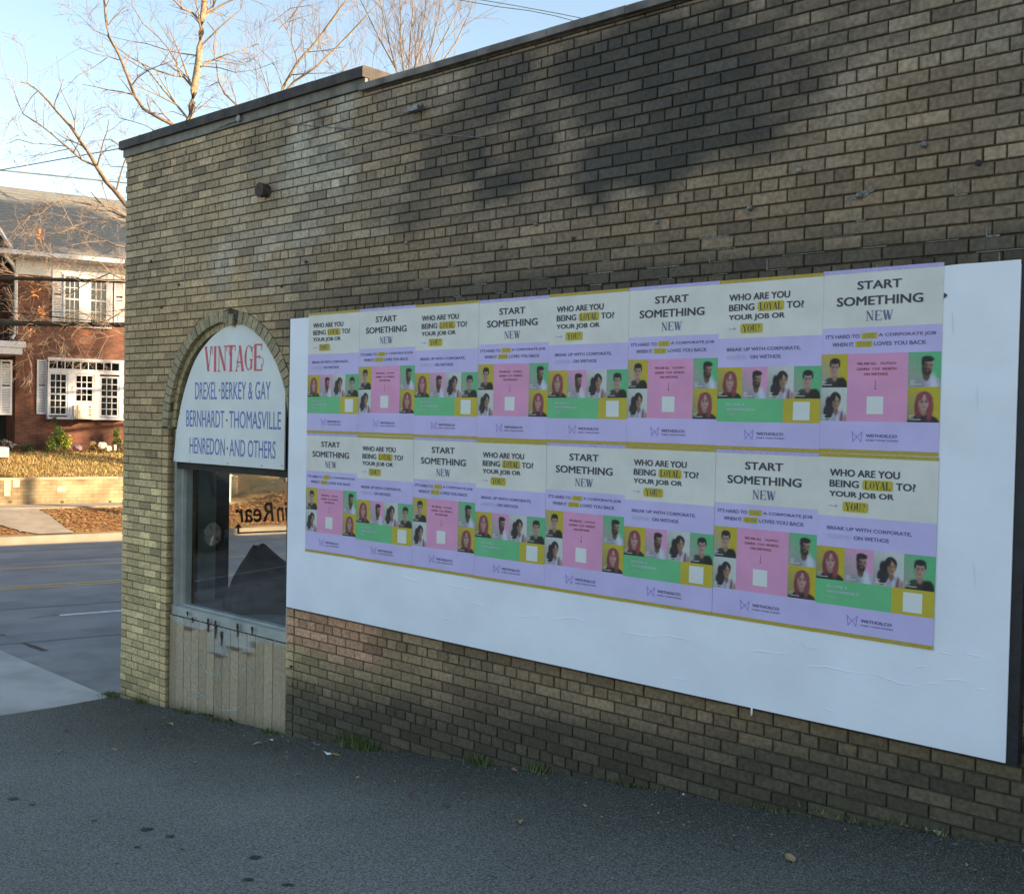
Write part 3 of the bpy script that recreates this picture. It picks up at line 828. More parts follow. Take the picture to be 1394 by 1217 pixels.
# wall fittings
def cyl(b, P, r, d, n=12, mi=0):
    P = Vector(P); b.tube([P + Vector((0, .02, 0)), P + Vector((0, -d, 0))], r, n, mi)
P = onY(365, 261); b = MB(); cyl(b, P, .052, .07, 16); cyl(b, P + Vector((0, -.07, 0)), .058, .018, 16); b.build("vent_cap", M_rust, bld)
P = onY(570, 151); b = MB(); b.box((P.x - .05, -.06, P.z - .012), (P.x + .05, -.002, P.z + .022)); b.tube([P + Vector((.05, -.03, 0)), P + Vector((.09, -.05, .02))], .012, 8); b.tube([P + Vector((-.05, -.03, 0)), P + Vector((-.12, -.02, .01))], .007, 6); b.build("pipe_stub", M_metal, bld)
P = onY(331, 163); b = MB(); cyl(b, P, .028, .05, 10); b.tube([P + Vector((0, -.03, 0)), P + Vector((-.15, -.03, -.01)), P + Vector((-.42, -.02, -.03))], .008, 6); b.build("conduit_stub", M_metal, bld)
bolt_px = [(207, 356), (245, 388), (221, 419), (418, 357), (447, 382), (385, 390), (517, 367), (555, 331), (597, 350), (683, 336), (731, 306), (782, 325), (896, 303), (1023, 284), (1090, 233), (1259, 198), (1333, 223), (1171, 267), (398, 907)]
b0 = MB(); b0.tube([(0, .02, 0), (0, -.012, 0), (0, -.02, 0)], [.013, .013, .006], 8); bm = b0.mesh("bolt", M_metal); b0 = MB(); b0.tube([(0, .02, 0), (0, -.012, 0), (0, -.014, 0)], [.012, .012, .004], 8); bm2 = b0.mesh("bolt", M_rust)
for i, (px, py) in enumerate(bolt_px):
    o = inst(bm if i not in (0, 1, 2, 3, 4, 5, 11, 16, 18) else bm2, "bolt", bld, onY(px, py) - PW(bld) + Vector((0, -.006, 0)))
    o.scale = (1.25 if px > 900 else 1,) * 3
# mortar dabs around three of the bolts
b = MB()
for (px, py, r) in ((896, 305, .035), (1023, 286, .03), (1163, 270, .03), (1178, 264, .028), (1187, 260, .018), (1259, 198, .022), (1090, 233, .016)):
    P = onY(px, py); pts = [(P.x + r * (.6 + .6 * hsh(px, k)) * cos(k * pi / 4), -.0075 - .002 * hsh(px, k, 2), P.z + .55 * r * (.6 + .6 * hsh(px, k)) * sin(k * pi / 4)) for k in range(8)]
    b = MB(); b.quad_pts(pts); b.build("mortar_dab", M_mortar_light, bld)
# pale mortar smears in the joints above the billboard
b = MB()
rowz = [Z0 + k * C_ for k in range(int((1.80 - Z0) / C_), int((2.25 - Z0) / C_))]
for k, z in enumerate(rowz):
    x = .1
    while x < 5.6:
        L_ = .02 + .22 * hsh(k, x * 3) ** 1.5; pr = (.75 if k < 3 else .22) * sstep(-.5, 3.5, x)
        if hsh(k, x * 5, 2) < pr:
            hh = .0015 + .003 * hsh(k, x, 5)
            b.box((x, -.006, z - hh), (x + L_, .004, z + hh))
            if hsh(k, x, 8) < .5: b.box((x, -.0055, z), (x + .006, .004, z + C_ * .9))
        x += L_ + .03 + .3 * hsh(k, x * 2, 7)
o = b.build("mortar_smear", M_mortar_light, bld); o['kind'] = 'stuff'
# thin cables on the wall
b = MB(); line = [(252, 205), (249, 232), (248, 262), (247, 300), (250, 350), (252, 400), (254, 428)]
b.tube([onY(px, py, -.008) for px, py in line], .0035, 5); b.build("thin_cable", mat("pale_cable", (.3, .3, .27), .7, .1, 9), bld)
b = MB(); b.tube([onY(px, py, -.012) for px, py in ((386, 168), (430, 172), (478, 176), (520, 179), (600, 184), (660, 188))], .003, 5); b.build("thin_cable", M_metal, bld)

# cloth-covered thing in the display window
def cover():
    t = MB(); ring = []
    top = onY(352, 744, .85); 
    def P(px, py, Y): return onY(px, py, Y)
    rows = [([(349, 742), (360, 747), (372, 760), (385, 772), (372, 765), (352, 752)], .85), ]
    cx, cy = top.x + .02, .85
    levels = [(0, .02, .07), (.08, .05, .12), (.25, .13, .22), (.5, .24, .33), (.78, .36, .42), (1.0, .45, .46)]
    zt = top.z; zb = -.73
    n = 28; 
    for (f_, rx, ry) in levels:
        z = zt + (zb - zt) * f_
        for j in range(n):
            a = 2 * pi * j / n; wv = 1 + .07 * sin(a * 5 + f_ * 2) * f_ + .05 * sin(a * 9) * f_
            t.v.append((cx + .22 * f_ + rx * wv * cos(a), cy + ry * wv * sin(a), z + (.03 * sin(a * 3) if f_ < .1 else 0))); t.c.append((.5,) * 3)
    for i in range(len(levels) - 1):
        for j in range(n):
            a = i * n + j; b_ = i * n + (j + 1) % n; t.f.append((a, a + n, b_ + n, b_)); t.m.append(0)
    t.f.append(tuple(range(n))); t.m.append(0)
    cap = MB(); cap.box((top.x - .03, .82, top.z - .02), (top.x + .05, .88, top.z + .012))
    r = empty("covered_furniture", (cx, cy, zb), "tall piece of furniture under a dark draped cloth on the window display floor", "furniture")
    t.build("cloth_cover", M_cloth, r, smooth=True); cap.build("top_rail", M_cloth, r)
cover()

# ------------------------------------------------------------------ text helpers
TXT = {}
def text_raw(s, bold=0.0, shear=0.0):
    key = (s, bold, shear)
    if key in TXT: return TXT[key]
    cu = bpy.data.curves.new("t", 'FONT'); cu.body = s; cu.offset = bold; cu.resolution_u = 3; cu.shear = shear; cu.fill_mode = 'FRONT'
    ob = bpy.data.objects.new("t", cu); COL.objects.link(ob)
    bpy.context.view_layer.update()
    me = bpy.data.meshes.new_from_object(ob.evaluated_get(bpy.context.evaluated_depsgraph_get()))
    V = np.array([v.co[:2] for v in me.vertices]); F = [tuple(p.vertices) for p in me.polygons]
    bpy.data.objects.remove(ob); bpy.data.curves.remove(cu); bpy.data.meshes.remove(me)
    mn = V.min(0); mx_ = V.max(0)
    TXT[key] = ((V - mn) / (mx_ - mn), F)
    return TXT[key]
def put_text(mb, s, x0, x1, z0, z1, y, mi=0, bold=.0, shear=0, fr=None):
    V, F = text_raw(s, 0.0, shear); h_ = z1 - z0; e = h_ * bold * 5.5
    for t, (dx, dz) in enumerate(((0, 0),) if bold <= 0 else ((-e, -e * .5), (e, -e * .5), (-e, e * .5), (e, e * .5), (0, 0))):
        k = len(mb.v)
        for a, c in V:
            p = (x0 + e + (x1 - x0 - 2 * e) * a + dx, y - .00006 * t, z0 + e * .5 + (h_ - e) * c + dz)
            mb.v.append(tuple(fr(*p)) if fr else p); mb.c.append((.5, .5, .5))
        for f in F: mb.f.append(tuple(k + i for i in f)); mb.m.append(mi)
# didone-style letters drawn as thick and thin strokes; unit box
def arc(cx, cy, rx, ry, a0, a1, n=10): return [(cx + rx * cos(radians(a0 + (a1 - a0) * i / n)), cy + ry * sin(radians(a0 + (a1 - a0) * i / n))) for i in range(n + 1)]
K, T = .20, .05
def seg(p, q, w_): return ('s', p, q, w_)
GL = {
    'I': [seg((.5, 0), (.5, 1), 1.4), seg((.2, 0), (.8, 0), .3), seg((.2, 1), (.8, 1), .3)],
    'V': [seg((.15, 1), (.5, 0), 1.3), seg((.85, 1), (.5, 0), .3), seg((0, 1), (.35, 1), .3), seg((.7, 1), (1, 1), .3)],
    'N': [seg((.15, 0), (.15, 1), .35), seg((.15, 1), (.85, 0), 1.3), seg((.85, 0), (.85, 1), .35), seg((0, 0), (.3, 0), .3), seg((.7, 1), (1, 1), .3), seg((0, 1), (.2, 1), .3)],
    'T': [seg((.5, 0), (.5, 1), 1.3), seg((0, 1), (1, 1), .35), seg((0, 1), (0, .8), .4), seg((1, 1), (1, .8), .4), seg((.3, 0), (.7, 0), .3)],
    'A': [seg((.12, 0), (.5, 1), .35), seg((.5, 1), (.85, 0), 1.3), seg((.22, .33), (.72, .33), .3), seg((0, 0), (.25, 0), .3), seg((.7, 0), (1, 0), .3)],
    'E': [seg((.2, 0), (.2, 1), 1.3), seg((.1, 1), (.9, 1), .35), seg((.1, 0), (.95, 0), .35), seg((.2, .52), (.7, .52), .3), seg((.9, 1), (.9, .78), .4), seg((.95, 0), (.95, .24), .4), seg((.7, .6), (.7, .44), .35)],
    'L': [seg((.25, 0), (.25, 1), 1.3), seg((.1, 1), (.5, 1), .3), seg((.1, 0), (.95, 0), .35), seg((.95, 0), (.95, .28), .4)],
    'W': [seg((.1, 1), (.3, 0), 1.1), seg((.5, 1), (.3, 0), .3), seg((.45, 1), (.68, 0), 1.1), seg((.92, 1), (.68, 0), .3), seg((0, 1), (.25, 1), .3), seg((.8, 1), (1, 1), .3)],
    'Y': [seg((.12, 1), (.5, .45), 1.2), seg((.88, 1), (.5, .45), .3), seg((.5, 0), (.5, .47), 1.2), seg((0, 1), (.3, 1), .3), seg((.7, 1), (1, 1), .3), seg((.3, 0), (.7, 0), .3)],
    'U': [seg((.2, .25), (.2, 1), 1.3), ('a', .5, .28, .3, .27, 180, 360, .5), seg((.8, .25), (.8, 1), .35), seg((0, 1), (.35, 1), .3), seg((.65, 1), (.95, 1), .3)],
    'O': [('o', .5, .5, .38, .48)], 'R': [seg((.2, 0), (.2, 1), 1.3), ('a', .35, .74, .42, .24, -90, 90, .7), seg((.2, 1), (.4, 1), .3), seg((.2, .5), (.45, .5), .3), seg((.5, .5), (.88, 0), 1.1), seg((.05, 0), (.38, 0), .3)],
    'B': [seg((.2, 0), (.2, 1), 1.3), ('a', .35, .75, .38, .23, -90, 90, .7), ('a', .35, .26, .45, .25, -90, 90, .8), seg((.1, 1), (.4, 1), .3), seg((.1, 0), (.4, 0), .3), seg((.2, .5), (.45, .5), .3)],
    'D': [seg((.2, 0), (.2, 1), 1.3), ('a', .3, .5, .55, .48, -90, 90, .9), seg((.1, 1), (.35, 1), .3), seg((.1, 0), (.35, 0), .3)],
    'G': [('a', .5, .5, .38, .48, 45, 320, .9), seg((.8, .05), (.8, .42), .9), seg((.6, .42), (.97, .42), .3), seg((.8, .95), (.8, .72), .35)],
    '?': [('a', .5, .76, .28, .22, 170, -80, .8), seg((.52, .54), (.5, .3), .4), seg((.5, 0), (.5, .1), 1.2)],
    'F': [seg((.2, 0), (.2, 1), 1.3), seg((.1, 1), (.9, 1), .35), seg((.2, .5), (.7, .5), .3), seg((.9, 1), (.9, .78), .4), seg((.05, 0), (.4, 0), .3)],
}
def didone(mb, s, x0, x1, z0, z1, y, mi=0, k=1.0, gap=.12, fr=None, curls=False):
    wd = {'I': .55, 'W': 1.35, 'N': 1.05, '?': .7, ' ': .5}
    tot = sum(wd.get(c, 1) for c in s) + gap * (len(s) - 1); u = (x1 - x0) / tot; x = x0; H = z1 - z0
    step = [0]
    def emit(pts):
        yy = y - step[0] * .00002; step[0] += 1
        q = [(p[0], yy, p[1]) for p in pts]
        if fr: q = [fr(*p) for p in q]
        mb.quad_pts(q, mi)
    for c in s:
        cw = wd.get(c, 1) * u
        for g in GL.get(c, []):
            if g[0] == 's':
                (ax, ay), (bx, by), w_ = g[1:]; hw = w_ * .075 * cw / (.55 if c == 'I' else 1) * k * (u / u)
                a = Vector((x + ax * cw, z0 + ay * H)); b_ = Vector((x + bx * cw, z0 + by * H))
                if abs(ay - by) < 1e-6: h2 = .022 * H * k * (w_ / .3); emit([(a.x, a.y - h2), (b_.x, b_.y - h2), (b_.x, b_.y + h2), (a.x, a.y + h2)])
                else: emit([(a.x - hw, a.y), (b_.x - hw, b_.y), (b_.x + hw, b_.y), (a.x + hw, a.y)])
            elif g[0] in ('a', 'o'):
                if g[0] == 'o': cx, cy, rx, ry = g[1:]; a0, a1, w_ = 0, 360, 1.0
                else: cx, cy, rx, ry, a0, a1, w_ = g[1:]
                n = 16
                for i in range(n):
                    q = []
                    for t, sg in ((i, 1), (i + 1, 1), (i + 1, -1), (i, -1)):
                        an = radians(a0 + (a1 - a0) * t / n); th = (.018 + .075 * abs(cos(an)) ** 1.5 * w_) * k
                        q.append((x + (cx + (rx + sg * th) * cos(an)) * cw, z0 + (cy + (ry + sg * .02) * sin(an)) * H))
                    emit(q)
        x += cw + gap * u

# ------------------------------------------------------------------ arched sign
YS = .030
sg = [(236, 628), (240, 587), (249.5, 538), (265, 492), (285, 463), (305, 447), (322.5, 442.3), (338, 445), (358, 463), (377.7, 498.6), (388.5, 528), (386.6, 637.5)]
sp = [onY(a, c, YS) for a, c in sg]
# round the outline
def smooth_curve(P, n=5):
    R_ = []
    for i in range(len(P) - 1):
        p0 = P[max(0, i - 1)]; p1 = P[i]; p2 = P[i + 1]; p3 = P[min(len(P) - 1, i + 2)]
        for t in range(n):
            t /= n; R_.append(tuple(.5 * ((2 * p1[k]) + (-p0[k] + p2[k]) * t + (2 * p0[k] - 5 * p1[k] + 4 * p2[k] - p3[k]) * t * t + (-p0[k] + 3 * p1[k] - 3 * p2[k] + p3[k]) * t ** 3) for k in range(2)))
    R_.append(tuple(P[-1])); return R_
outline = [(sp[0].x, sp[0].z)] + smooth_curve([(p.x, p.z) for p in sp[1:11]], 5) + [(sp[11].x, sp[11].z)]
outline[-1] = (outline[-1][0], sp[0].z - .0)
signo = empty("arched_sign", (AX, YS, sp[0].z), "white arched shop sign with red word VINTAGE above blue furniture names", "sign")
b = MB(); b.prism(outline[::-1], YS, YS + .012); b.build("sign_panel", M_sign, signo)
def srect(px0, py0, px1, py1):
    a = onY(px0, py0, YS); c = onY(px1, py1, YS); return a.x, c.x, c.z, a.z
def sline(pxl, pxr, ytl, ybl, ytr, ybr):
    "text box: pixel left/right and average heights on the sign plane"
    a = onY(pxl, ytl, YS); b_ = onY(pxl, ybl, YS); c = onY(pxr, ytr, YS); d = onY(pxr, ybr, YS)
    return a.x, c.x, (b_.z + d.z) / 2, (a.z + c.z) / 2
Z = lambda x, y: (220 + x / 5.072, 400 + y / 5.072)
def zl(x0, x1, tl, bl, tr, br):
    a = Z(x0, tl); b_ = Z(x0, bl); c = Z(x1, tr); d = Z(x1, br)
    return sline(a[0], c[0], a[1], b_[1], c[1], d[1])
x0, x1, z0, z1 = zl(298, 698, 368, 535, 352, 528)
b = MB(); didone(b, "VINTAGE", x0, x1, z0, z1, YS - .0015, k=1.25, gap=.04)
for (px, py, r, a0, a1) in ((345, 400, .022, -60, 230), (480, 395, .028, 20, 300), (530, 480, .02, 60, 330), (640, 400, .03, -40, 250), (690, 470, .025, -100, 120)):
    P = onY(*Z(px, py), YS); pts = [(P.x + r * cos(radians(a0 + (a1 - a0) * t / 12)), YS - .002, P.z + 1.5 * r * sin(radians(a0 + (a1 - a0) * t / 12))) for t in range(13)]
    b.tube(pts, .0018, 4)
b.build("red_lettering", M_signred, signo)
b = MB(); r_ = MB()
for (s1, a0, a1, s2, c0, c1, tl, bl, tr, br, dot) in (
        ("DREXEL", 233, 383, "BERKEY & GAY", 415, 753, 612, 729, 604, 728, (401, 666)),
        ("BERNHARDT", 172, 434, "THOMASVILLE", 467, 826, 803, 917, 811, 934, (450, 873)),
        ("HENREDON", 195, 437, "AND OTHERS", 470, 788, 990, 1103, 1016, 1138, (454, 1067))):
    xa, xb, za, zc = zl(a0, a1, tl, bl, tl + (tr - tl) * .4, bl + (br - bl) * .4)
    put_text(b, s1, xa, xb, za, zc, YS - .0015, bold=.0)
    xa, xb, za2, zc2 = zl(c0, c1, tl + (tr - tl) * .45, bl + (br - bl) * .45, tr, br)
    put_text(b, s2, xa, xb, za, zc, YS - .0015, bold=.0)
    b.build("blue_lettering", M_signblue, signo); b = MB()
    P = onY(*Z(*dot), YS); r_.quad_pts([(P.x + .012 * cos(k * pi / 5), YS - .0015, P.z + .012 * sin(k * pi / 5)) for k in range(10)])
r_.build("red_dot", M_signred, signo)
b = MB()
for px, py in ((238, 627), (259, 628), (310, 631), (356, 634), (384, 634), (245, 563), (320, 445)):
    P = onY(px, py, YS); b.tube([(P.x, YS, P.z), (P.x, YS - .003, P.z)], .005, 6)
b.build("sign_screw", M_rust, signo)

# lettering on the front glass, read from the street
b = MB(); nn = -.0985
def front(x, y, z): return st(x, nn + y, z)
sr, zr1 = onN(320, 690, nn); sR, zR0 = onN(373, 683, nn); _, zR1 = onN(373, 711, nn)
def mirrored(mb, s, s_right, s_left, za, zb, bold):
    V, F = text_raw(s, bold, .15); k = len(mb.v)
    for a, c in V: mb.v.append(tuple(st(s_left + (s_right - s_left) * a, nn, za + (zb - za) * c))); mb.c.append((.5,) * 3)
    for f in F: mb.f.append(tuple(k + i for i in f)); mb.m.append(0)
z_lo = onN(345, 711, nn)[1]; z_hi = onN(345, 684, nn)[1]
mirrored(b, "Rear", sr, onN(373, 700, nn)[0], z_lo, z_hi, .012)
mirrored(b, "in", onN(377, 700, nn)[0], onN(392, 700, nn)[0], z_lo, z_hi, .012)
mirrored(b, "Parking", onN(402, 700, nn)[0], onN(470, 700, nn)[0], z_lo - .03, z_hi, .012)
sa, za = onN(323, 725, nn); sb, zb = onN(390, 725, nn)
b.quad_pts([st(sa, nn, za - .012), st(sb, nn, za - .012), st(sb, nn, za + .004), st(sa, nn, za + .004)]); b.quad_pts([st(sa, nn, za), st(sa + .02, nn, za), st(sa + .02, nn, za + .05), st(sa, nn, za + .05)])
b.quad_pts([st(sa - .03, nn, za + .045), st(sa + .05, nn, za + .045), st(sa + .01, nn, za + .09)])
wl = b.build("window_lettering", M_paintk); tag(wl, "black painted words in Rear with arrow, seen reversed on the front window glass", "lettering")

# ================================================================== BILLBOARD AND POSTERS
X0, X1, ZB, ZT = -.2551, 5.2188, -.4611, 1.8104
bb = empty("billboard", bd(X0, ZB, -.08), "wide white billboard panel with black edges fixed to the brick wall, pasted with posters", "billboard")
p0 = bd(X0 + .018, ZB); p1 = bd(X1, ZT)
b = MB()
nx, nz_ = 60, 24; Ypan = BY
top_edge = []
ix = {}
for i in range(nx + 1):
    for j in range(nz_ + 1):
        x = p0.x + (p1.x - p0.x) * i / nx; z = p0.z + (p1.z - p0.z) * j / nz_
        if j == nz_: z += (.012 * (fbm(x * 3, 1, 3) - .5) if x > bd(4.88, 0).x else -.004) + .012 * sstep(0, 1, i / nx) - .004
        y = Ypan + .0008 * (fbm(x * 2, z * 2, 4) - .5)
        ix[i, j] = len(b.v); b.v.append((x, y, z)); b.c.append((.5,) * 3)
for i in range(nx):
    for j in range(nz_): b.f.append((ix[i, j], ix[i + 1, j], ix[i + 1, j + 1], ix[i, j + 1])); b.m.append(0)
b.build("backing_paper", M_board, bb, smooth=True)
b = MB(); b.box((p0.x, Ypan + .0015, p0.z), (p1.x, Ypan + .02, p1.z - .012)); b.build("panel", M_board, bb)
a = bd(X0, ZB); c = bd(X1 + .05, ZT)  # right black edge made wider, so its colour also covers the shadow gap
for nm, q in (("edge_strip", ((a.x, BY + .004, a.z - .008), (p0.x - .0005, -.012, c.z))), ("edge_strip", ((p1.x + .0005, BY + .008, a.z - .008), (c.x, -.012, c.z))),
              ("edge_strip", ((p0.x, BY + .021, a.z - .014), (p1.x, -.012, a.z + .03))), ("edge_strip", ((p0.x, BY + .021, c.z - .05), (p1.x, -.012, c.z - .018)))):
    b = MB(); b.box(*q); b.build(nm, M_dark, bb)
# paste wrinkles
def wrinkle(mb, pts, h=.0028):
    P = []
    for i in range(len(pts) - 1):
        for t in np.linspace(0, 1, 5)[:-1]:
            px = pts[i][0] + (pts[i + 1][0] - pts[i][0]) * t; py = pts[i][1] + (pts[i + 1][1] - pts[i][1]) * t + .5 * sin(px * .35)
            P.append(onY(px, py, BY))
    P.append(onY(*pts[-1], BY)); k = len(mb.v); n = len(P)
    for i, p in enumerate(P):
        e = sin(pi * i / (n - 1)) ** .6; hh = h * e * (.7 + .6 * hsh(i, pts[0][0]))
        mb.v += [(p.x, BY - .0006, p.z - .006 * e - .0004), (p.x, BY - .0006 - hh, p.z), (p.x, BY - .0006, p.z + .003 * e + .0002)]; mb.c += [(.5,) * 3] * 3
    for i in range(n - 1):
        a_ = k + 3 * i; mb.f += [(a_, a_ + 3, a_ + 4, a_ + 1), (a_ + 1, a_ + 4, a_ + 5, a_ + 2)]; mb.m += [0, 0]
wr = MB()
for l in ([(742, 841), (758, 843), (775, 840), (805, 846)], [(838, 855), (855, 862), (880, 865), (900, 867)], [(898, 863), (925, 868), (945, 872)], [(1018, 886), (1040, 886), (1070, 891)], [(1096, 905), (1108, 907), (1125, 907), (1155, 914), (1178, 917)],
          [(1182, 914), (1200, 920), (1225, 930), (1252, 933)], [(1256, 929), (1282, 931)], [(1285, 926), (1300, 924), (1324, 929)], [(1327, 937), (1345, 939)], [(1075, 868), (1092, 873), (1100, 881), (1118, 884)], [(1280, 888), (1298, 891)], [(1310, 888), (1343, 895)],
          [(605, 794), (620, 798), (648, 804)], [(540, 782), (560, 789), (575, 789)], [(478, 779), (487, 781)], [(448, 787), (456, 792)], [(413, 761), (428, 764)], [(705, 840), (740, 837)], [(1040, 902), (1048, 906)], [(1245, 840), (1262, 846)], [(640, 820), (660, 824)], [(1118, 962), (1140, 970)],
          [(1240, 908), (1262, 906)], [(1050, 888), (1072, 889)], [(565, 806), (572, 807)], [(1296, 420), (1298, 460)], [(1330, 520), (1331, 560)], [(1325, 760), (1328, 800)], [(900, 920), (940, 926)], [(600, 840), (618, 845)], [(500, 812), (512, 815)]):
    wr = MB(); wrinkle(wr, l); wr.build("paper_wrinkle", M_board, bb, smooth=True)
b = MB()
for (px, py) in ((1287, 403), ):
    P = onY(px, py, BY); b.prism([(P.x - .006, P.z - .012), (P.x + .010, P.z + .002), (P.x - .004, P.z + .014)], BY - .004, BY - .001)
b.build("paper_tear", M_dark, bb)
P = onY(1023, 968, BY); b = MB(); b.tube([P + Vector((0, .004, .02)), P + Vector((.003, -.004, -.012)), P + Vector((0, .0, -.02))], .005, 6); tag(b.build("paste_drip", M_paperw, bb))

# poster printing
PWD, PHT = .6096 * KB, .9144 * KB
M_beige = mat("poster_pale_stock", (.63, .65, .63), .6, .05, 6, .4, 7, spec=.3)
M_lav = mat("poster_lavender", (.50, .46, .78), .6, .05, 5, .4, 7, spec=.3)
M_yel = mat("poster_mustard", (.46, .39, .035), .6, .05, 6, .4, 7)
M_yel2 = mat("poster_mustard_microprint", (.46, .38, .035), .6, .3, 160, 0, col2=(.34, .25, .06))
M_lav2 = mat("poster_lavender_microprint", (.50, .47, .80), .6, .1, 150, 0, col2=(.34, .30, .62))
M_pink = mat("poster_pink", (.62, .29, .50), .6, .05, 6, .4, 7)
M_green = mat("poster_green", (.12, .46, .22), .6, .05, 6, .4, 7)
M_ink = mat("poster_ink", (.04, .045, .07), .6, .1, 6)
M_ink2 = mat("poster_ink_blue", (.12, .12, .27), .6, .1, 6)
M_logo = mat("poster_logo_violet", (.24, .2, .6), .6, .1, 6)
M_pw = mat("poster_white_ink", (.62, .68, .7), .6, .04, 6)
M_palet = mat("poster_sage_ink", (.42, .52, .58), .6, .04, 6)
MP = {k: mat("print_" + k, v, .6, .12, 40) for k, v in dict(skin1=(.50, .34, .30), skin2=(.30, .19, .14), skin3=(.36, .22, .15), skin4=(.46, .31, .26), hairpink=(.21, .045, .065), hairpink2=(.42, .11, .16), hairdark=(.03, .027, .03), black=(.03, .034, .03), shirt=(.42, .45, .55), plaid=(.36, .34, .48), shade1=(.10, .065, .055), shade2=(.26, .15, .11), greybg=(.35, .36, .38), palebg=(.50, .54, .52), olive=(.2, .2, .1)).items()}
PL = list(MP.keys()); PMATS = [M_yel, M_pink, M_green, M_palet] + [MP[k] for k in PL] + [M_pw]
PI = {'yel': 0, 'pink': 1, 'green': 2, 'pale': 3, 'white': 4 + len(PL)}; PI.update({k: 4 + i for i, k in enumerate(PL)})
def ell(cx, cy, rx, ry, n=18, a0=0, rot=0): return [(cx + rx * cos(2 * pi * k / n) * cos(rot) - ry * sin(2 * pi * k / n) * sin(rot), cy + rx * cos(2 * pi * k / n) * sin(rot) + ry * sin(2 * pi * k / n) * cos(rot)) for k in range(n)]
M_print = mat("photo_print", rough=.6, var=.04, scale=60, attr=True, spec=.3)
BGC = {'yel': (.46, .39, .035), 'pink': (.60, .30, .50), 'green': (.11, .43, .21), 'palebg': (.50, .55, .55)}
DKH, BLK, SH = (.028, .026, .032), (.032, .035, .032), .022
def portrait(kind, bgk):
    "soft ellipses (cx, cz, rx, rz, rotation, colour, edge softness) back to front in a unit panel 1 wide, 1.1 high"
    G = (.30, .31, .30)
    if kind == 'A':
        return [(-.05, .2, .42, .6, 0, (.26, .25, .13), .5), (.52, .70, .245, .27, 0, (.21, .045, .065), SH), (.50, .42, .27, .34, 0, (.15, .035, .05), .05), (.50, -.02, .50, .27, 0, BLK, SH), (.33, .42, .10, .32, .1, (.18, .04, .055), .04), (.70, .40, .10, .34, -.1, (.24, .06, .08), .04),
                (.51, .36, .09, .15, 0, (.30, .18, .15), .03), (.51, .60, .145, .225, 0, (.40, .27, .24), SH), (.43, .58, .07, .19, 0, (.34, .21, .19), .08), (.52, .79, .15, .07, 0, (.45, .31, .28), .04), (.38, .80, .10, .13, -.5, (.24, .06, .08), .03), (.66, .78, .09, .15, .5, (.25, .06, .085), .03),
                (.445, .635, .045, .024, 0, (.07, .045, .04), .015), (.585, .635, .045, .024, 0, (.07, .045, .04), .015), (.445, .685, .055, .012, .1, (.14, .07, .06), .015), (.585, .685, .055, .012, -.1, (.14, .07, .06), .015), (.515, .56, .03, .05, 0, (.38, .24, .21), .03), (.515, .475, .055, .02, 0, (.30, .09, .10), .015)]
    if kind == 'B':
        return [(-.05, .2, .50, .62, 0, G, .5), (.66, -.02, .42, .36, 0, (.33, .37, .46), SH), (.38, -.02, .16, .3, .2, (.26, .27, .32), .06), (.78, .1, .12, .3, .2, (.52, .56, .66), .08), (.56, .34, .11, .15, 0, (.13, .075, .055), .03), (.60, .64, .155, .235, -.12, (.30, .185, .135), SH), (.53, .62, .08, .2, -.1, (.17, .10, .075), .07),
                (.66, .76, .08, .06, 0, (.40, .26, .19), .05), (.585, .48, .135, .125, -.1, (.05, .038, .034), .03), (.47, .56, .05, .14, 0, (.05, .038, .034), .03), (.60, .88, .19, .095, -.1, DKH, SH), (.46, .78, .06, .13, 0, DKH, .03), (.60, .515, .05, .018, 0, (.24, .12, .10), .012),
                (.565, .68, .04, .018, 0, (.04, .03, .03), .012), (.69, .67, .04, .018, 0, (.04, .03, .03), .012), (.56, .725, .05, .011, .1, (.05, .035, .03), .012), (.695, .715, .05, .011, -.15, (.05, .035, .03), .012), (.635, .61, .03, .045, 0, (.22, .13, .095), .03), (.62, .555, .07, .014, 0, (.07, .05, .04), .015)]
    if kind == 'C':
        return [(-.05, .2, .42, .6, 0, G, .5), (.56, .70, .21, .26, 0, DKH, SH), (.38, .52, .17, .30, .3, DKH, .03), (.30, .30, .18, .24, .1, (.035, .033, .04), .03), (.72, -.02, .30, .36, -.1, (.36, .34, .46), SH), (.80, .05, .05, .28, -.1, (.20, .10, .12), .02), (.66, .06, .03, .28, 0, (.50, .54, .62), .02), (.92, .02, .06, .2, -.2, (.36, .22, .15), .02),
                (.60, .33, .08, .15, 0, (.20, .12, .085), .03), (.60, .61, .13, .215, 0, (.36, .225, .155), SH), (.535, .60, .06, .18, 0, (.20, .12, .085), .06), (.64, .72, .06, .05, 0, (.46, .30, .21), .04), (.48, .76, .09, .13, -.5, DKH, .03), (.70, .80, .06, .10, .6, DKH, .03),
                (.56, .65, .036, .018, 0, (.05, .035, .03), .012), (.665, .65, .036, .018, 0, (.05, .035, .03), .012), (.56, .69, .045, .010, .1, (.08, .05, .04), .012), (.665, .69, .045, .010, -.1, (.08, .05, .04), .012), (.615, .575, .026, .04, 0, (.26, .16, .11), .03), (.615, .495, .055, .024, 0, (.20, .08, .07), .012), (.28, .18, .1, .14, 0, (.035, .033, .04), .04)]
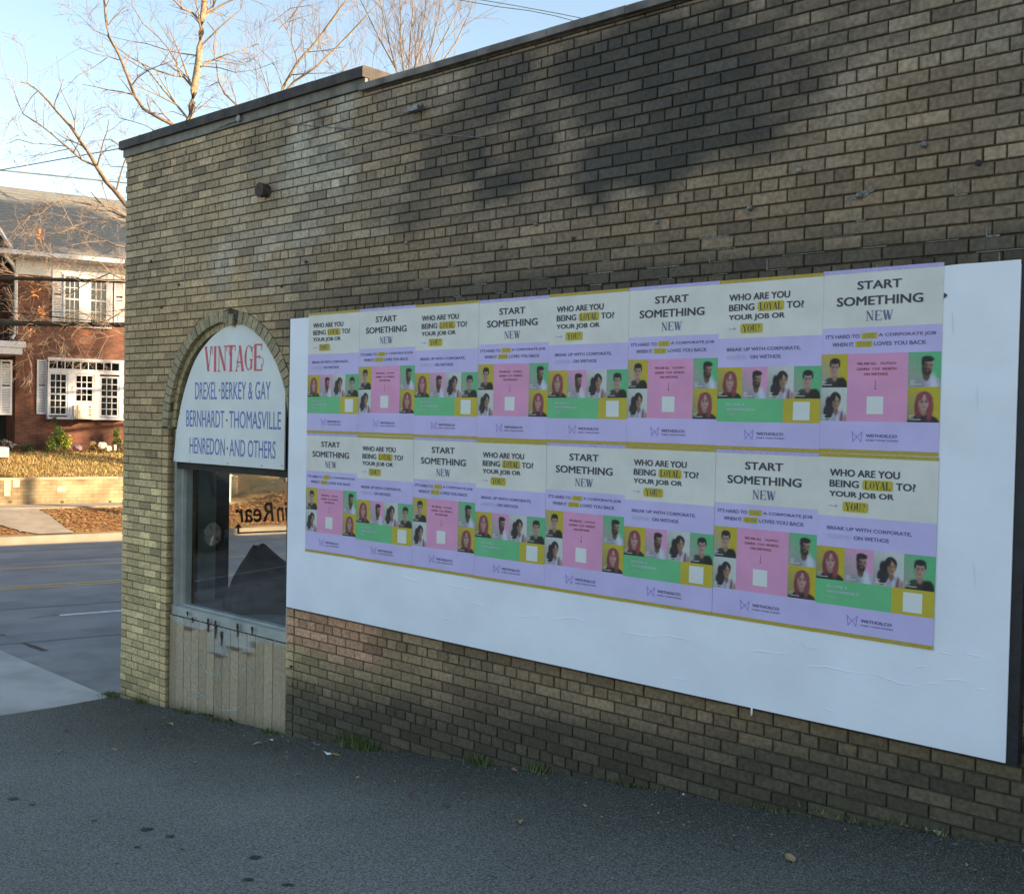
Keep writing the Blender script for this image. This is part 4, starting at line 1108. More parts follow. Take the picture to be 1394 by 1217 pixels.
    return [(-.05, .2, .42, .6, 0, G, .5), (.52, -.02, .47, .36, 0, BLK, SH), (.80, .12, .18, .22, .3, (.022, .024, .022), .04), (.30, .16, .14, .16, -.4, (.055, .058, .055), .05), (.52, .36, .10, .16, 0, (.28, .18, .15), .03), (.52, .62, .155, .235, 0, (.38, .26, .22), SH), (.44, .60, .08, .2, 0, (.30, .19, .16), .08), (.56, .76, .09, .06, 0, (.44, .31, .26), .05),
            (.52, .865, .185, .105, 0, DKH, SH), (.355, .76, .035, .10, 0, DKH, .02), (.685, .76, .035, .10, 0, DKH, .02), (.46, .655, .040, .018, 0, (.06, .04, .035), .012), (.585, .655, .040, .018, 0, (.06, .04, .035), .012), (.46, .70, .05, .012, .05, (.07, .045, .04), .012), (.585, .70, .05, .012, -.05, (.07, .045, .04), .012),
            (.52, .58, .03, .045, 0, (.36, .23, .19), .03), (.52, .495, .055, .018, 0, (.28, .12, .11), .012), (.52, .43, .08, .03, 0, (.38, .25, .21), .04)]
PH = {}
def photo_mesh(kind, bgk, w_, h_):
    key = (kind, bgk, round(w_, 3))
    if key in PH: return PH[key]
    NX, NZ = 40, 44
    X, Zg = np.meshgrid(np.linspace(0, 1, NX + 1), np.linspace(0, 1.1, NZ + 1), indexing='ij')
    C = np.ones(X.shape + (3,)) * np.array(BGC[bgk])
    for (cx, cz, rx, rz, ro, col, sf) in portrait(kind, bgk):
        dx, dz = X - cx, Zg - cz; u = (dx * cos(ro) + dz * sin(ro)) / rx; v = (-dx * sin(ro) + dz * cos(ro)) / rz
        q = np.sqrt(u * u + v * v); k = sf / min(rx, rz); a = np.clip((1 + k - q) / (2 * k), 0, 1); a = (a * a * (3 - 2 * a))[..., None]
        C = C * (1 - a) + np.array(col) * a
    C = C * (.94 + .12 * rng.random(X.shape))[..., None]
    V = np.stack([X * w_, np.zeros_like(X), Zg * h_ / 1.1], -1).reshape(-1, 3)
    I = np.arange((NX + 1) * (NZ + 1)).reshape(NX + 1, NZ + 1)
    F = np.stack([I[:-1, :-1], I[1:, :-1], I[1:, 1:], I[:-1, 1:]], -1).reshape(-1, 4)
    me = arr_mesh("photo", V, F, M_print, C.reshape(-1, 3)); PH[key] = me; return me
CAP = {}
def caption_mesh(w_, h_):
    if w_ not in CAP:
        b = MB()
        for i, wv in enumerate((.16, .13, .36)): b.quad_pts([(.07 * w_, 0, (.17 - i * .05) * h_), ((.07 + wv) * w_, 0, (.17 - i * .05) * h_), ((.07 + wv) * w_, 0, (.185 - i * .05) * h_), (.07 * w_, 0, (.185 - i * .05) * h_)])
        CAP[w_] = b.mesh("caption", M_pw)
    return CAP[w_]
Y1, Y2, Y3 = -.0014, -.0020, -.0026
def R(mb, u0, u1, v0, v1, y, mi=0): mb.quad_pts([(u0 * PWD, y, (1 - v1) * PHT), (u1 * PWD, y, (1 - v1) * PHT), (u1 * PWD, y, (1 - v0) * PHT), (u0 * PWD, y, (1 - v0) * PHT)], mi)
def TX(mb, s, u0, u1, vc, hm, y=Y3, bold=.012, mi=0):
    zc = (1 - vc) * PHT; put_text(mb, s, u0 * PWD, u1 * PWD, zc - hm / 2, zc + hm / 2, y, mi, bold)
def DI(mb, s, u0, u1, vc, hm, y=Y3, mi=0, k=1.0):
    zc = (1 - vc) * PHT; didone(mb, s, u0 * PWD, u1 * PWD, zc - hm / 2, zc + hm / 2, y, mi, k)
def rounded(mb, u0, u1, vc, hm, y):
    zc = (1 - vc) * PHT; x0, x1 = u0 * PWD, u1 * PWD; r = hm * .22; P = []
    for cx, cz, a in ((x1 - r, zc + hm / 2 - r, 0), (x0 + r, zc + hm / 2 - r, 90), (x0 + r, zc - hm / 2 + r, 180), (x1 - r, zc - hm / 2 + r, 270)):
        P += [(cx + r * cos(radians(a + t)), y, cz + r * sin(radians(a + t))) for t in (0, 45, 90)]
    mb.quad_pts(P)
def logo(mb, u0, u1, vc):
    "thin-line butterfly of two mirrored wings"
    zc = (1 - vc) * PHT; x0, x1 = u0 * PWD, u1 * PWD; h = .026; xm = (x0 + x1) / 2; w_ = (x1 - x0) / 2
    for sgn in (-1, 1):
        P = [(xm, zc), (xm + sgn * w_ * .5, zc + h * .35), (xm + sgn * w_, zc + h), (xm + sgn * w_ * .85, zc), (xm + sgn * w_ * .75, zc - h), (xm + sgn * w_ * .4, zc - h * .45), (xm, zc)]
        for i in range(6):
            a = Vector(P[i]); c = Vector(P[i + 1]); d = (c - a).normalized(); n_ = Vector((-d.y, d.x)) * .0013
            mb.quad_pts([(a.x - n_.x, Y3 - .00003 * i, a.y - n_.y), (c.x - n_.x, Y3 - .00003 * i, c.y - n_.y), (c.x + n_.x, Y3 - .00003 * i, c.y + n_.y), (a.x + n_.x, Y3 - .00003 * i, a.y + n_.y)])
def common(lv, lend=.977):
    P = {}
    b = MB(); b.box((0, -.0008, 0), (PWD, 0, PHT)); P['paper'] = b.mesh("paper", M_beige)
    b = MB(); logo(b, .285, .375, .908); P['logo'] = b.mesh("logo", M_logo)
    b = MB(); TX(b, "WETHOS.CO", .405, .665, .902, .0155, bold=.012); P['web_address'] = b.mesh("web_address", M_ink2)
    b = MB(); TX(b, "START YOUR STUDIO", .405, .675, .926, .0085, bold=.006); P['slogan'] = b.mesh("slogan", M_ink2)
    b = MB(); R(b, 0, 1, .979, 1, Y2); P['bottom_strip'] = b.mesh("bottom_strip", M_yel2)
    return P
CS = common(0)
S_ = dict(CS); W_ = dict(CS)
b = MB(); R(b, 0, 1, 0, .020, Y2); S_['top_strip'] = b.mesh("top_strip", M_lav2)
b = MB(); TX(b, "START", .30, .67, .090, .0415, bold=.007); S_['headline'] = b.mesh("headline", M_ink)
b = MB(); TX(b, "SOMETHING", .125, .845, .174, .0445, bold=.007); S_['headline#'] = b.mesh("headline", M_ink)
b = MB(); DI(b, "NEW", .38, .605, .256, .046, k=1.15); S_['serif_word'] = b.mesh("serif_word", M_ink2)
b = MB(); R(b, 0, 1, .316, .458, Y1); S_['lavender_panel'] = b.mesh("lavender_panel", M_lav); b = MB(); R(b, 0, 1, .825, .979, Y1); S_['lavender_panel#'] = b.mesh("lavender_panel", M_lav)
b = MB(); rounded(b, .345, .478, .363, .030, Y2); S_['highlight'] = b.mesh("highlight", M_yel); b = MB(); rounded(b, .295, .440, .407, .030, Y2); S_['highlight#'] = b.mesh("highlight", M_yel)
b = MB(); TX(b, "IT'S HARD TO", .035, .330, .363, .0195, bold=.007); S_['subheadline'] = b.mesh("subheadline", M_ink2)
b = MB(); TX(b, "A CORPORATE JOB", .490, .955, .363, .0195, bold=.007); S_['subheadline#'] = b.mesh("subheadline", M_ink2)
b = MB(); TX(b, "WHEN IT", .095, .280, .407, .0195, bold=.007); S_['subheadline##'] = b.mesh("subheadline", M_ink2)
b = MB(); TX(b, "LOVES YOU BACK", .455, .880, .407, .0195, bold=.007); S_['subheadline###'] = b.mesh("subheadline", M_ink2)
b = MB(); DI(b, "LOVE", .365, .460, .363, .019, k=.9); S_['highlight_word'] = b.mesh("highlight_word", MP['olive'])
b = MB(); DI(b, "NEVER", .310, .425, .407, .019, k=.9); S_['highlight_word#'] = b.mesh("highlight_word", MP['olive'])
b = MB(); R(b, .235, .74, .458, .825, Y1); S_['pink_panel'] = b.mesh("pink_panel", M_pink)
for q_, (t_, u0, u1, v_, bo) in enumerate((("WE ARE ALL", .315, .48, .513, .006), ("HUMAN", .515, .64, .513, 0), ("LEARN", .315, .42, .542, .006), ("YOUR", .44, .51, .542, 0), ("WORTH", .525, .645, .542, .006), ("ON WETHOS", .375, .575, .570, .006))):
    b = MB(); TX(b, t_, u0, u1, v_, .0125, bold=bo); S_['small_print' + '#' * q_] = b.mesh("small_print", MP['hairpink'])
b = MB(); R(b, .472, .476, .605, .648, Y2); R(b, .464, .484, .6482, .652, Y2); S_['arrow'] = b.mesh("arrow", MP['hairpink'])
b = MB(); R(b, .405, .545, .690, .785, Y2); S_['white_square'] = b.mesh("white_square", M_pw)
S_PH = [('D', 'yel', 0, .641, .235, .183), ('C', 'palebg', 0, .825, .235, .184), ('B', 'green', .74, .641, .26, .183), ('A', 'yel', .74, .825, .26, .184)]
b = MB(); R(b, 0, 1, 0, .019, Y2); W_['top_strip'] = b.mesh("top_strip", M_yel2)
b = MB(); TX(b, "WHO ARE YOU", .10, .695, .105, .0355, bold=.007); W_['headline'] = b.mesh("headline", M_ink)
b = MB(); TX(b, "BEING", .10, .355, .165, .0355, bold=.007); W_['headline#'] = b.mesh("headline", M_ink)
b = MB(); TX(b, "TO?", .665, .825, .165, .0355, bold=.007); W_['headline##'] = b.mesh("headline", M_ink)
b = MB(); TX(b, "YOUR JOB OR", .10, .65, .226, .0355, bold=.007); W_['headline###'] = b.mesh("headline", M_ink)
b = MB(); rounded(b, .385, .64, .165, .050, Y2); W_['highlight'] = b.mesh("highlight", M_yel); b = MB(); rounded(b, .22, .44, .289, .050, Y2); W_['highlight#'] = b.mesh("highlight", M_yel)
b = MB(); DI(b, "LOYAL", .405, .62, .165, .036, k=1.35); W_['highlight_word'] = b.mesh("highlight_word", M_ink)
b = MB(); DI(b, "YOU?", .245, .415, .289, .036, k=1.35); W_['highlight_word#'] = b.mesh("highlight_word", M_ink)
b = MB(); R(b, .10, .178, .2875, .2905, Y2); R(b, .160, .165, .280, .298, Y2); W_['arrow'] = b.mesh("arrow", M_logo)
b = MB(); R(b, 0, 1, .344, .515, Y1); W_['lavender_panel'] = b.mesh("lavender_panel", M_lav); b = MB(); R(b, 0, 1, .836, .979, Y1); W_['lavender_panel#'] = b.mesh("lavender_panel", M_lav)
b = MB(); TX(b, "BREAK UP WITH CORPORATE,", .088, .805, .412, .0205, bold=.007); W_['subheadline'] = b.mesh("subheadline", M_ink2)
b = MB(); TX(b, "ON WETHOS", .325, .62, .456, .0195, bold=.007); W_['subheadline#'] = b.mesh("subheadline", M_ink2)
b = MB(); DI(b, "REBOUND", .09, .29, .456, .022, k=1.0); W_['serif_word'] = b.mesh("serif_word", M_palet)
b = MB(); R(b, 0, .655, .698, .836, Y1); W_['green_panel'] = b.mesh("green_panel", M_green)
b = MB(); R(b, .655, 1, .698, .836, Y1); W_['mustard_panel'] = b.mesh("mustard_panel", M_yel)
b = MB(); TX(b, "BECOME A", .10, .285, .735, .0125, bold=.01); W_['small_print'] = b.mesh("small_print", M_palet)
b = MB(); TX(b, "WETHOSPRENEUR", .10, .39, .763, .0125, bold=.012); W_['small_print#'] = b.mesh("small_print", M_palet)
b = MB(); TX(b, "TODAY", .10, .19, .792, .0115, bold=0); W_['small_print##'] = b.mesh("small_print", M_palet)
b = MB(); R(b, .75, .905, .716, .820, Y2); W_['white_square'] = b.mesh("white_square", M_pw)
W_PH = [('A', 'yel', 0, .698, .25, .183), ('B', 'pink', .25, .698, .25, .183), ('C', 'palebg', .50, .698, .25, .183), ('D', 'green', .75, .698, .25, .183)]
PHL = {'A': "portrait of a person with long pink hair", 'B': "portrait of a bearded person in a pale shirt", 'C': "portrait of a person with long dark hair", 'D': "portrait of a dark haired person in a black jacket"}
xs_px = [420, 490, 567.4, 652.8, 749.8, 856.5, 981, 1120.5, 1286]
ordn = ["leftmost", "second from left", "third from left", "fourth from left", "fourth from right", "third from right", "second from right", "rightmost"]
for rowi in (1, 0):
    for ci in range(8):
        typ = 'W' if (ci + (1 - rowi)) % 2 == 0 else 'S'
        txt = "WHO ARE YOU BEING LOYAL TO" if typ == 'W' else "START SOMETHING NEW"
        P = bd(ci * .6096, rowi * .9144)
        kk = [q for q in range(8) if ('W' if (q + (1 - rowi)) % 2 == 0 else 'S') == typ].index(ci)
        o4 = ["leftmost", "second", "third", "rightmost"][kk]
        lab = "%s-row poster reading %s, %s of its four" % ("upper" if rowi else "lower", txt, o4)
        px = empty("poster", P + Vector(((hsh(ci, rowi, 1) - .5) * .004, -.0012 - .0014 * ((ci + rowi) % 2), (hsh(ci, rowi, 2) - .5) * .008 * (1 if rowi else .4))), lab, "poster", "posters pasted on the billboard")
        px.rotation_euler = (0, radians((hsh(ci, rowi, 3) - .5) * .25), 0)
        for nm, me in (S_ if typ == 'S' else W_).items(): inst(me, nm.rstrip('#'), px)
        for kd, bgk, u, vb, wu, hv in (S_PH if typ == 'S' else W_PH):
            ph = inst(photo_mesh(kd, bgk, wu * PWD, hv * PHT), "photo", px, (u * PWD, Y1 - .0002, (1 - vb) * PHT)); ph['label'] = PHL[kd] + " on the poster"; cp = inst(caption_mesh(wu * PWD, hv * PHT), "caption", ph, (0, -.0004, 0)); cp['kind'] = 'stuff'

# ================================================================== TREES
def grow(tips, p, d, r, L_, depth, rnd, up=.15, spread=.55, seg=4, segs=None):
    pts = [p.copy()]; rad = [r]; q = p.copy(); dd = d.copy()
    for i in range(seg):
        dd = (dd + Vector((rnd.gauss(0, .13), rnd.gauss(0, .13), rnd.gauss(0, .10) + up * .12))).normalized()
        q = q + dd * (L_ / seg); pts.append(q.copy()); rad.append(r * (1 - .62 * (i + 1) / seg))
    tips.append((pts, rad, depth))
    if depth <= 0: return
    nb = rnd.randint(2, 4) if depth > 1 else rnd.randint(2, 4)
    for k in range(nb):
        i = rnd.randint(1, seg); base = pts[i]; a = rnd.uniform(0, 2 * pi)
        t = (pts[i] - pts[i - 1]).normalized(); s1 = t.cross(Vector((.3, .5, .8))).normalized(); s2 = t.cross(s1)
        nd = (t + (s1 * cos(a) + s2 * sin(a)) * rnd.uniform(.5, 1.2) * spread * 1.6 + Vector((0, 0, up * .5))).normalized()
        grow(tips, base, nd, rad[i] * .62, L_ * rnd.uniform(.4, .75), depth - 1, rnd, up, spread, max(2, seg - 1))
def limb(lines, px_pts, dist, r0, r1, rnd, kids=6, kl=1.0, depth=2, drift=0.0, up=.1):
    "a main limb running through given directions at given distances"
    P = []
    for i in range(len(px_pts) - 1):
        for t in (0, .5):
            t_ = i + t; a = px_pts[i]; c = px_pts[i + 1]
            P.append(atdist(a[0] + (c[0] - a[0]) * t, a[1] + (c[1] - a[1]) * t, dist + drift * t_ / (len(px_pts) - 1) + .12 * sin(t_ * 2.3)))
    P.append(atdist(*px_pts[-1], dist + drift)); n = len(P)
    R_ = [r0 + (r1 - r0) * i / (n - 1) for i in range(n)]
    lines.append((P, R_, 3))
    for k in range(kids):
        i = 1 + int((n - 2) * (k + rnd.random()) / kids); i = min(n - 1, i)
        t = (P[i] - P[i - 1]).normalized(); a = rnd.uniform(0, 2 * pi); s1 = t.cross(Vector((.3, .5, .8))).normalized(); s2 = t.cross(s1)
        nd = (t * .8 + s1 * cos(a) + s2 * sin(a) + Vector((0, 0, up))).normalized()
        grow(lines, P[i], nd, R_[i] * .38, kl * rnd.uniform(.6, 1.2), depth, rnd, up)
def tree_obj(name, label, group, base, lines, mats=(M_bark, M_twig), thr=.012, minr=.0028):
    r = empty(name, base, label, "tree", group)
    tk = MB(); tw = MB()
    for P, R_, dp in lines:
        if R_[0] > thr: tk.tube(P, [max(minr, x * (.62 if dp == 3 and R_[0] < .1 else .75)) for x in R_], 7, cap=False)
        else: tw.tube(P, [max(minr, x) for x in R_], 3, cap=False)
    tk.build("trunk", mats[0], r, smooth=True); tw.build("crown", mats[1], r, smooth=True)
    return r
rnd = random.Random(3)
D1 = 27.0
L1 = []
limb(L1, [(255, 250), (258, 165), (264, 125), (270, 85), (274, 45), (278, 5), (280, -60), (284, -120)], D1, .14, .07, rnd, 9, 1.6, 3)
limb(L1, [(276, 25), (300, 8), (330, -6), (350, -40)], D1, .045, .02, rnd, 8, 1.0, 2, .6)
limb(L1, [(275, 32), (262, 18), (248, 12), (236, 0), (228, -20)], D1, .05, .02, rnd, 5, 1.0, 2, -.5)
limb(L1, [(276, 20), (290, 10), (300, -20)], D1, .06, .03, rnd, 4, 1.0, 2)
limb(L1, [(260, 117), (250, 105), (235, 103), (215, 97), (195, 88), (180, 80), (160, 66), (146, 50)], D1, .045, .012, rnd, 7, .9, 2, -.8)
limb(L1, [(246, 105), (240, 85), (228, 65), (215, 50), (195, 33), (180, 8), (178, -20)], D1 - .2, .03, .01, rnd, 6, .9, 2, -.6)
limb(L1, [(267, 76), (245, 73), (225, 68), (200, 60), (175, 56), (150, 50)], D1, .028, .008, rnd, 6, .8, 2, .4)
limb(L1, [(273, 92), (290, 82), (310, 74), (335, 66), (352, 60)], D1, .04, .012, rnd, 7, .9, 2, .5)
limb(L1, [(274, 90), (300, 93), (320, 99), (345, 96), (368, 88)], D1, .025, .008, rnd, 6, .8, 2, -.4)
tree_obj("bare_tree", "tall bare tree with pale sunlit trunk rising behind the left end of the roof", "bare trees beyond the roof", atdist(255, 640, D1), L1)
L2 = []
limb(L2, [(250, 185), (235, 170), (215, 160), (195, 148), (183, 130), (174, 105), (162, 75), (148, 50), (144, 25), (142, 0), (141, -40)], 24.0, .07, .035, rnd, 9, 1.0, 2, -.5)
limb(L2, [(148, 50), (128, 42), (112, 25), (98, 14)], 23.6, .014, .005, rnd, 5, .6, 2)
limb(L2, [(162, 82), (146, 77), (130, 74), (110, 66), (98, 58)], 23.6, .014, .005, rnd, 5, .6, 2)
limb(L2, [(146, 79), (128, 92), (105, 104), (92, 118)], 23.6, .01, .005, rnd, 4, .6, 2)
limb(L2, [(215, 182), (200, 172), (182, 166), (165, 162), (150, 148)], 24, .018, .006, rnd, 6, .6, 2)
limb(L2, [(255, 160), (235, 152), (218, 156), (205, 160)], 24, .012, .005, rnd, 4, .5, 2)
limb(L2, [(345, 165), (322, 143), (306, 128), (298, 112), (295, 92), (291, 65), (294, 45), (282, 30)], 24.0, .04, .015, rnd, 6, .9, 2)
limb(L2, [(330, 160), (300, 148), (275, 145), (262, 150)], 24, .015, .006, rnd, 5, .7, 2)
tree_obj("bare_tree", "bare tree with a long dark limb curving up left over the corner coping", "bare trees beyond the roof", atdist(300, 640, 24), L2, (M_bark2, M_twig))
L3 = []
limb(L3, [(250, 400), (200, 330), (175, 283), (158, 262), (145, 248), (132, 228), (122, 210), (108, 190), (96, 172), (80, 155), (66, 138), (52, 124), (38, 114), (28, 112)], 19.0, .085, .012, rnd, 9, .8, 2, -1.0)
limb(L3, [(130, 226), (112, 218), (100, 208), (88, 198), (70, 182), (50, 167), (32, 156), (22, 135), (17, 112)], 18.8, .035, .008, rnd, 9, .7, 2, -.8)
limb(L3, [(90, 200), (70, 197), (45, 196), (25, 190), (5, 198)], 18.5, .011, .005, rnd, 6, .55, 2)
limb(L3, [(235, 320), (195, 305), (175, 297), (160, 292), (145, 284), (132, 272), (124, 262)], 19.0, .04, .014, rnd, 5, .7, 2)
limb(L3, [(220, 240), (190, 228), (172, 228), (150, 227), (140, 208), (132, 193)], 19.2, .014, .007, rnd, 7, .6, 2)
limb(L3, [(215, 225), (190, 215), (165, 200), (150, 190), (135, 192)], 19.2, .012, .006, rnd, 6, .6, 2)
tree_obj("bare_tree", "bare tree reaching left from behind the building corner, its limbs crossing the overhead wires", "bare trees beyond the roof", atdist(270, 640, 19.5), L3, (M_bark2, M_twig))
L4 = []
limb(L4, [(365, 180), (385, 120), (405, 85), (430, 58), (450, 30), (472, 0), (490, -30)], 31, .075, .03, rnd, 8, 1.5, 2)
limb(L4, [(375, 140), (400, 112), (430, 92), (455, 68), (480, 42), (502, 18), (530, -10)], 31, .06, .02, rnd, 8, 1.5, 2)
limb(L4, [(384, 118), (378, 98), (370, 82), (352, 66)], 31, .02, .008, rnd, 4, 1.0, 2)
limb(L4, [(372, 30), (395, 12), (420, 8), (440, 20)], 31, .02, .008, rnd, 4, 1.0, 2)
limb(L4, [(380, 40), (398, 22), (412, 2), (420, -20)], 31, .03, .012, rnd, 4, 1.2, 2)
tree_obj("bare_tree", "bare tree with two pale forked limbs left of the coping step", "bare trees beyond the roof", atdist(360, 640, 31), L4)
L5 = []
for (x0, x1, tx) in ((556, 558, 560), (545, 530, 505), (550, 520, 470), (566, 588, 602), (572, 600, 640), (560, 572, 580), (552, 545, 540), (580, 620, 655)):
    limb(L5, [(560 + (x0 - 560) * .3, 190), (x0, 115), (x1, 60), ((x1 + tx) / 2 + 3, 15), (tx, -40)], 42 + rnd.uniform(-1, 1), .06, .02, rnd, 13, 1.9, 2, 0, .5)
tree_obj("bare_tree", "feathery twiggy bare tree fanning upward behind the coping right of the step", "bare trees beyond the roof", atdist(560, 640, 42), L5, (M_bark, M_twig), .012, .0055)
L6 = []
for (x0, x1, tx) in ((470, 462, 455), (480, 488, 500), (430, 425, 415), (505, 510, 520), (455, 440, 430), (350, 345, 352), (400, 398, 392)):
    limb(L6, [(x0, 170), (x0, 110), (x1, 65), (tx, 20)], 48 + rnd.uniform(-1, 1), .03, .008, rnd, 8, 1.6, 2, 0, .5)
tree_obj("bare_tree", "faint distant bare treetops low behind the coping left of the step", "bare trees beyond the roof", atdist(440, 640, 48), L6, (M_bark, M_twig), .012, .0055)
# tree in front of the house: fine tangle with leaves still hanging
L7 = []
limb(L7, [(270, 380), (200, 345), (160, 335), (130, 322), (100, 310), (70, 322), (40, 345), (0, 360)], 24.2, .04, .010, rnd, 14, .9, 3, 0, -.1)
limb(L7, [(260, 330), (190, 305), (150, 282), (118, 278), (90, 272), (60, 278), (30, 300), (8, 330)], 24.5, .045, .010, rnd, 15, .9, 3, 0, -.1)
limb(L7, [(290, 430), (190, 412), (165, 425), (140, 440), (110, 425), (75, 440), (40, 450), (20, 470)], 24.0, .04, .010, rnd, 14, .9, 3, 0, -.1)
limb(L7, [(300, 420), (200, 395), (150, 372), (120, 385), (95, 400), (60, 380), (30, 390)], 24.0, .035, .008, rnd, 14, .9, 3, 0, -.1)
limb(L7, [(210, 470), (165, 455), (130, 462), (95, 452), (60, 470), (30, 460)], 24.0, .02, .008, rnd, 14, .8, 3, 0, -.1)
limb(L7, [(100, 360), (60, 345), (54, 325), (50, 318)], 24.0, .012, .006, rnd, 6, .5, 2)
tr7 = tree_obj("bare_tree", "fine orange twigged tree spreading across the red brick house front", "bare trees beyond the roof", atdist(300, 640, 24.2), L7, (M_bark, M_twig), .014, .0028)
lp = []
for (px, py) in ((52, 316), (54, 325), (55, 425), (50, 400), (45, 390), (57, 430), (42, 452)):
    for k in range(14): lp.append(tuple(atdist(px + rnd.gauss(0, 3), py + rnd.gauss(0, 4), 23.9 + rnd.uniform(-.2, .2))))
o = leaf_scatter("hanging_leaf", lp, .045, [(.6, .25, .06), (.5, .2, .06)], .9); o.parent = tr7; o.location = -PW(tr7); o['kind'] = 'stuff'
# trees off to the sun side that throw the dappled shade on the house
def plain_tree(name, label, base, H, seed, depth=4, r=.28, lf=0):
    rn = random.Random(seed); Ls = []
    grow(Ls, Vector(base), Vector((.02, .0, 1)).normalized(), r, H * .42, depth, rn, .5, .6, 5)
    return tree_obj(name, label, None, base, Ls, (M_bark2, M_twig), .03, .012)

def foliage_mass(name, label, cat, base, rad, n, cols, leaf=.07, parent=None, kind=None, core=True, squash=1.0):
    "leaf cards spread through an uneven volume made of many clumps"
    n = int(n); cl = max(6, int(n / 120)); Cc = []
    for i in range(cl):
        u = rng.normal(size=3); u /= np.linalg.norm(u); rr = rng.uniform(.35, .95); Cc.append([u[0] * rad[0] * rr, u[1] * rad[1] * rr, abs(u[2]) * rad[2] * rr * 1.6 + rad[2] * .15])
    Cc = np.array(Cc); ci = rng.integers(0, cl, n); P = Cc[ci] + rng.normal(size=(n, 3)) * np.array(rad) * .16
    P[:, 2] = np.clip(P[:, 2], .02, None); ang = rng.uniform(0, 2 * pi, n)
    a = rng.normal(size=(n, 3)); a /= np.linalg.norm(a, axis=1)[:, None]; b_ = np.cross(a, rng.normal(size=(n, 3))); b_ /= np.linalg.norm(b_, axis=1)[:, None]
    sz = leaf * rng.uniform(.6, 1.3, n)[:, None]
    V = np.stack([P - a * sz, P + b_ * sz * .45, P + a * sz, P - b_ * sz * .45], 1).reshape(-1, 3) + np.array(base)
    C = np.repeat(np.array(cols)[(ci + rng.integers(0, 2, n)) % len(cols)] * rng.uniform(.6, 1.3, (n, 1)), 4, 0)
    me = arr_mesh(name, V, np.arange(4 * n).reshape(-1, 4), M_foliage, C)
    return me
def shrub(name, label, cat, base, rad, n, cols, leaf=.07, group=None):
    r = empty(name, base, label, cat, group)
    me = foliage_mass(name, label, cat, base, rad, n, cols, leaf); me.transform(Matrix.Translation(-Vector(base)))
    inst(me, "foliage", r)
    b = MB(); rn = random.Random(int(n)); Ls = []
    for k in range(6):
        a = 2 * pi * k / 6; b.tube([Vector(base), Vector(base) + Vector((cos(a) * rad[0] * .3, sin(a) * rad[1] * .3, rad[2] * .8)), Vector(base) + Vector((cos(a) * rad[0] * .6, sin(a) * rad[1] * .6, rad[2] * 1.3))], [.018, .012, .005], 5)
    b.build("stem", M_bark2, r)
    return r
def crown_tree(name, label, base, c0, rad, n, group):
    r = empty(name, base, label, "tree", group)
    me = foliage_mass(name, label, "tree", (0, 0, 0), rad, n, DG0, .2); me.transform(Matrix.Translation(Vector(c0) - Vector(base))); inst(me, "crown", r)
    b = MB(); B0 = Vector(base); C0 = Vector(c0); b.tube([B0, B0.lerp(C0, .6) + Vector((.15, .1, 0)), C0 + Vector((0, 0, rad[2] * 1.2))], [.3, .22, .06], 9)
    for k in range(9):
        a = 2 * pi * k / 9; q = B0.lerp(C0, .8 + .05 * k); b.tube([q, q + Vector((cos(a) * rad[0] * .5, sin(a) * rad[1] * .5, .8)), q + Vector((cos(a) * rad[0], sin(a) * rad[1], 1.8))], [.10, .06, .02], 6)
    b.build("trunk", M_bark2, r); return r
DG0 = [(.04, .07, .025), (.06, .09, .03), (.09, .12, .05)]
def shade_centre(s_, n_, z_, t): return st(s_, n_, z_) + LDIR * (t / cos(SUN_EL))
c0 = shade_centre(3.0, 23.6, 5.6, 41.0)
crown_tree("evergreen_tree", "tall evergreen behind the shop, outside the picture, shading the house roof", (c0.x, c0.y, -1), c0, (2.5, 2.5, 1.05), 20000, "evergreens behind the shop")
c0 = shade_centre(1.9, 22.0, 1.5, 44.0)
crown_tree("evergreen_tree", "slender evergreen behind the shop, outside the picture, shading the porch side", (c0.x, c0.y, -1), c0, (1.3, 1.3, 2.6), 19000, "evergreens behind the shop")
c0 = shade_centre(2.45, 22.0, -.1, 38.5)
crown_tree("evergreen_tree", "lowest evergreen behind the shop, outside the picture, shading the flower bed", (c0.x, c0.y, -1), c0, (.95, .95, .7), 2600, "evergreens behind the shop")
c0 = shade_centre(2.75, 22.0, 2.9, 42.0)
crown_tree("evergreen_tree", "thin crowned evergreen behind the shop, outside the picture, dappling the upper window", (c0.x, c0.y, -1), c0, (1.0, 1.0, .9), 1700, "evergreens behind the shop")
YG = [(.34, .40, .04), (.48, .50, .06), (.20, .30, .04), (.12, .2, .03), (.55, .55, .12)]
DG = [(.04, .07, .025), (.06, .09, .03), (.09, .12, .05)]
def hp(px, py, n): s_, z_ = onN(px, py, n); return st(s_, n, z_)
P = hp(83, 613, 21.5); shrub("shrub", "bright yellow green shrub under the left part of the bay window", "shrub", P, (.32, .3, .42), 1300, YG, .05)
P = hp(160, 614, 21.5); shrub("shrub", "smaller yellow green shrub at the right, beside the building corner", "shrub", P, (.22, .2, .33), 700, YG, .045)
P = hp(38, 614, 21.6); shrub("garden_plant", "low dull green plant left of the bright shrub", "plant", P, (.28, .2, .16), 300, DG + [(.16, .18, .08)], .05)
P = hp(6, 612, 21.6); shrub("garden_plant", "grey leafed plant at the left edge below the porch", "plant", P, (.22, .2, .2), 260, [(.18, .17, .16), (.3, .28, .26)], .05)
P = hp(74, 580, 21.7); shrub("garden_plant", "thin young conifer standing above the bright shrub against the window", "plant", P, (.09, .09, .24), 200, DG, .035)
P = hp(127, 612, 21.4); shrub("garden_plant", "dry brown clump beside the pale stones below the bay window", "plant", P, (.16, .14, .13), 300, [(.3, .22, .1), (.22, .16, .07)], .04)
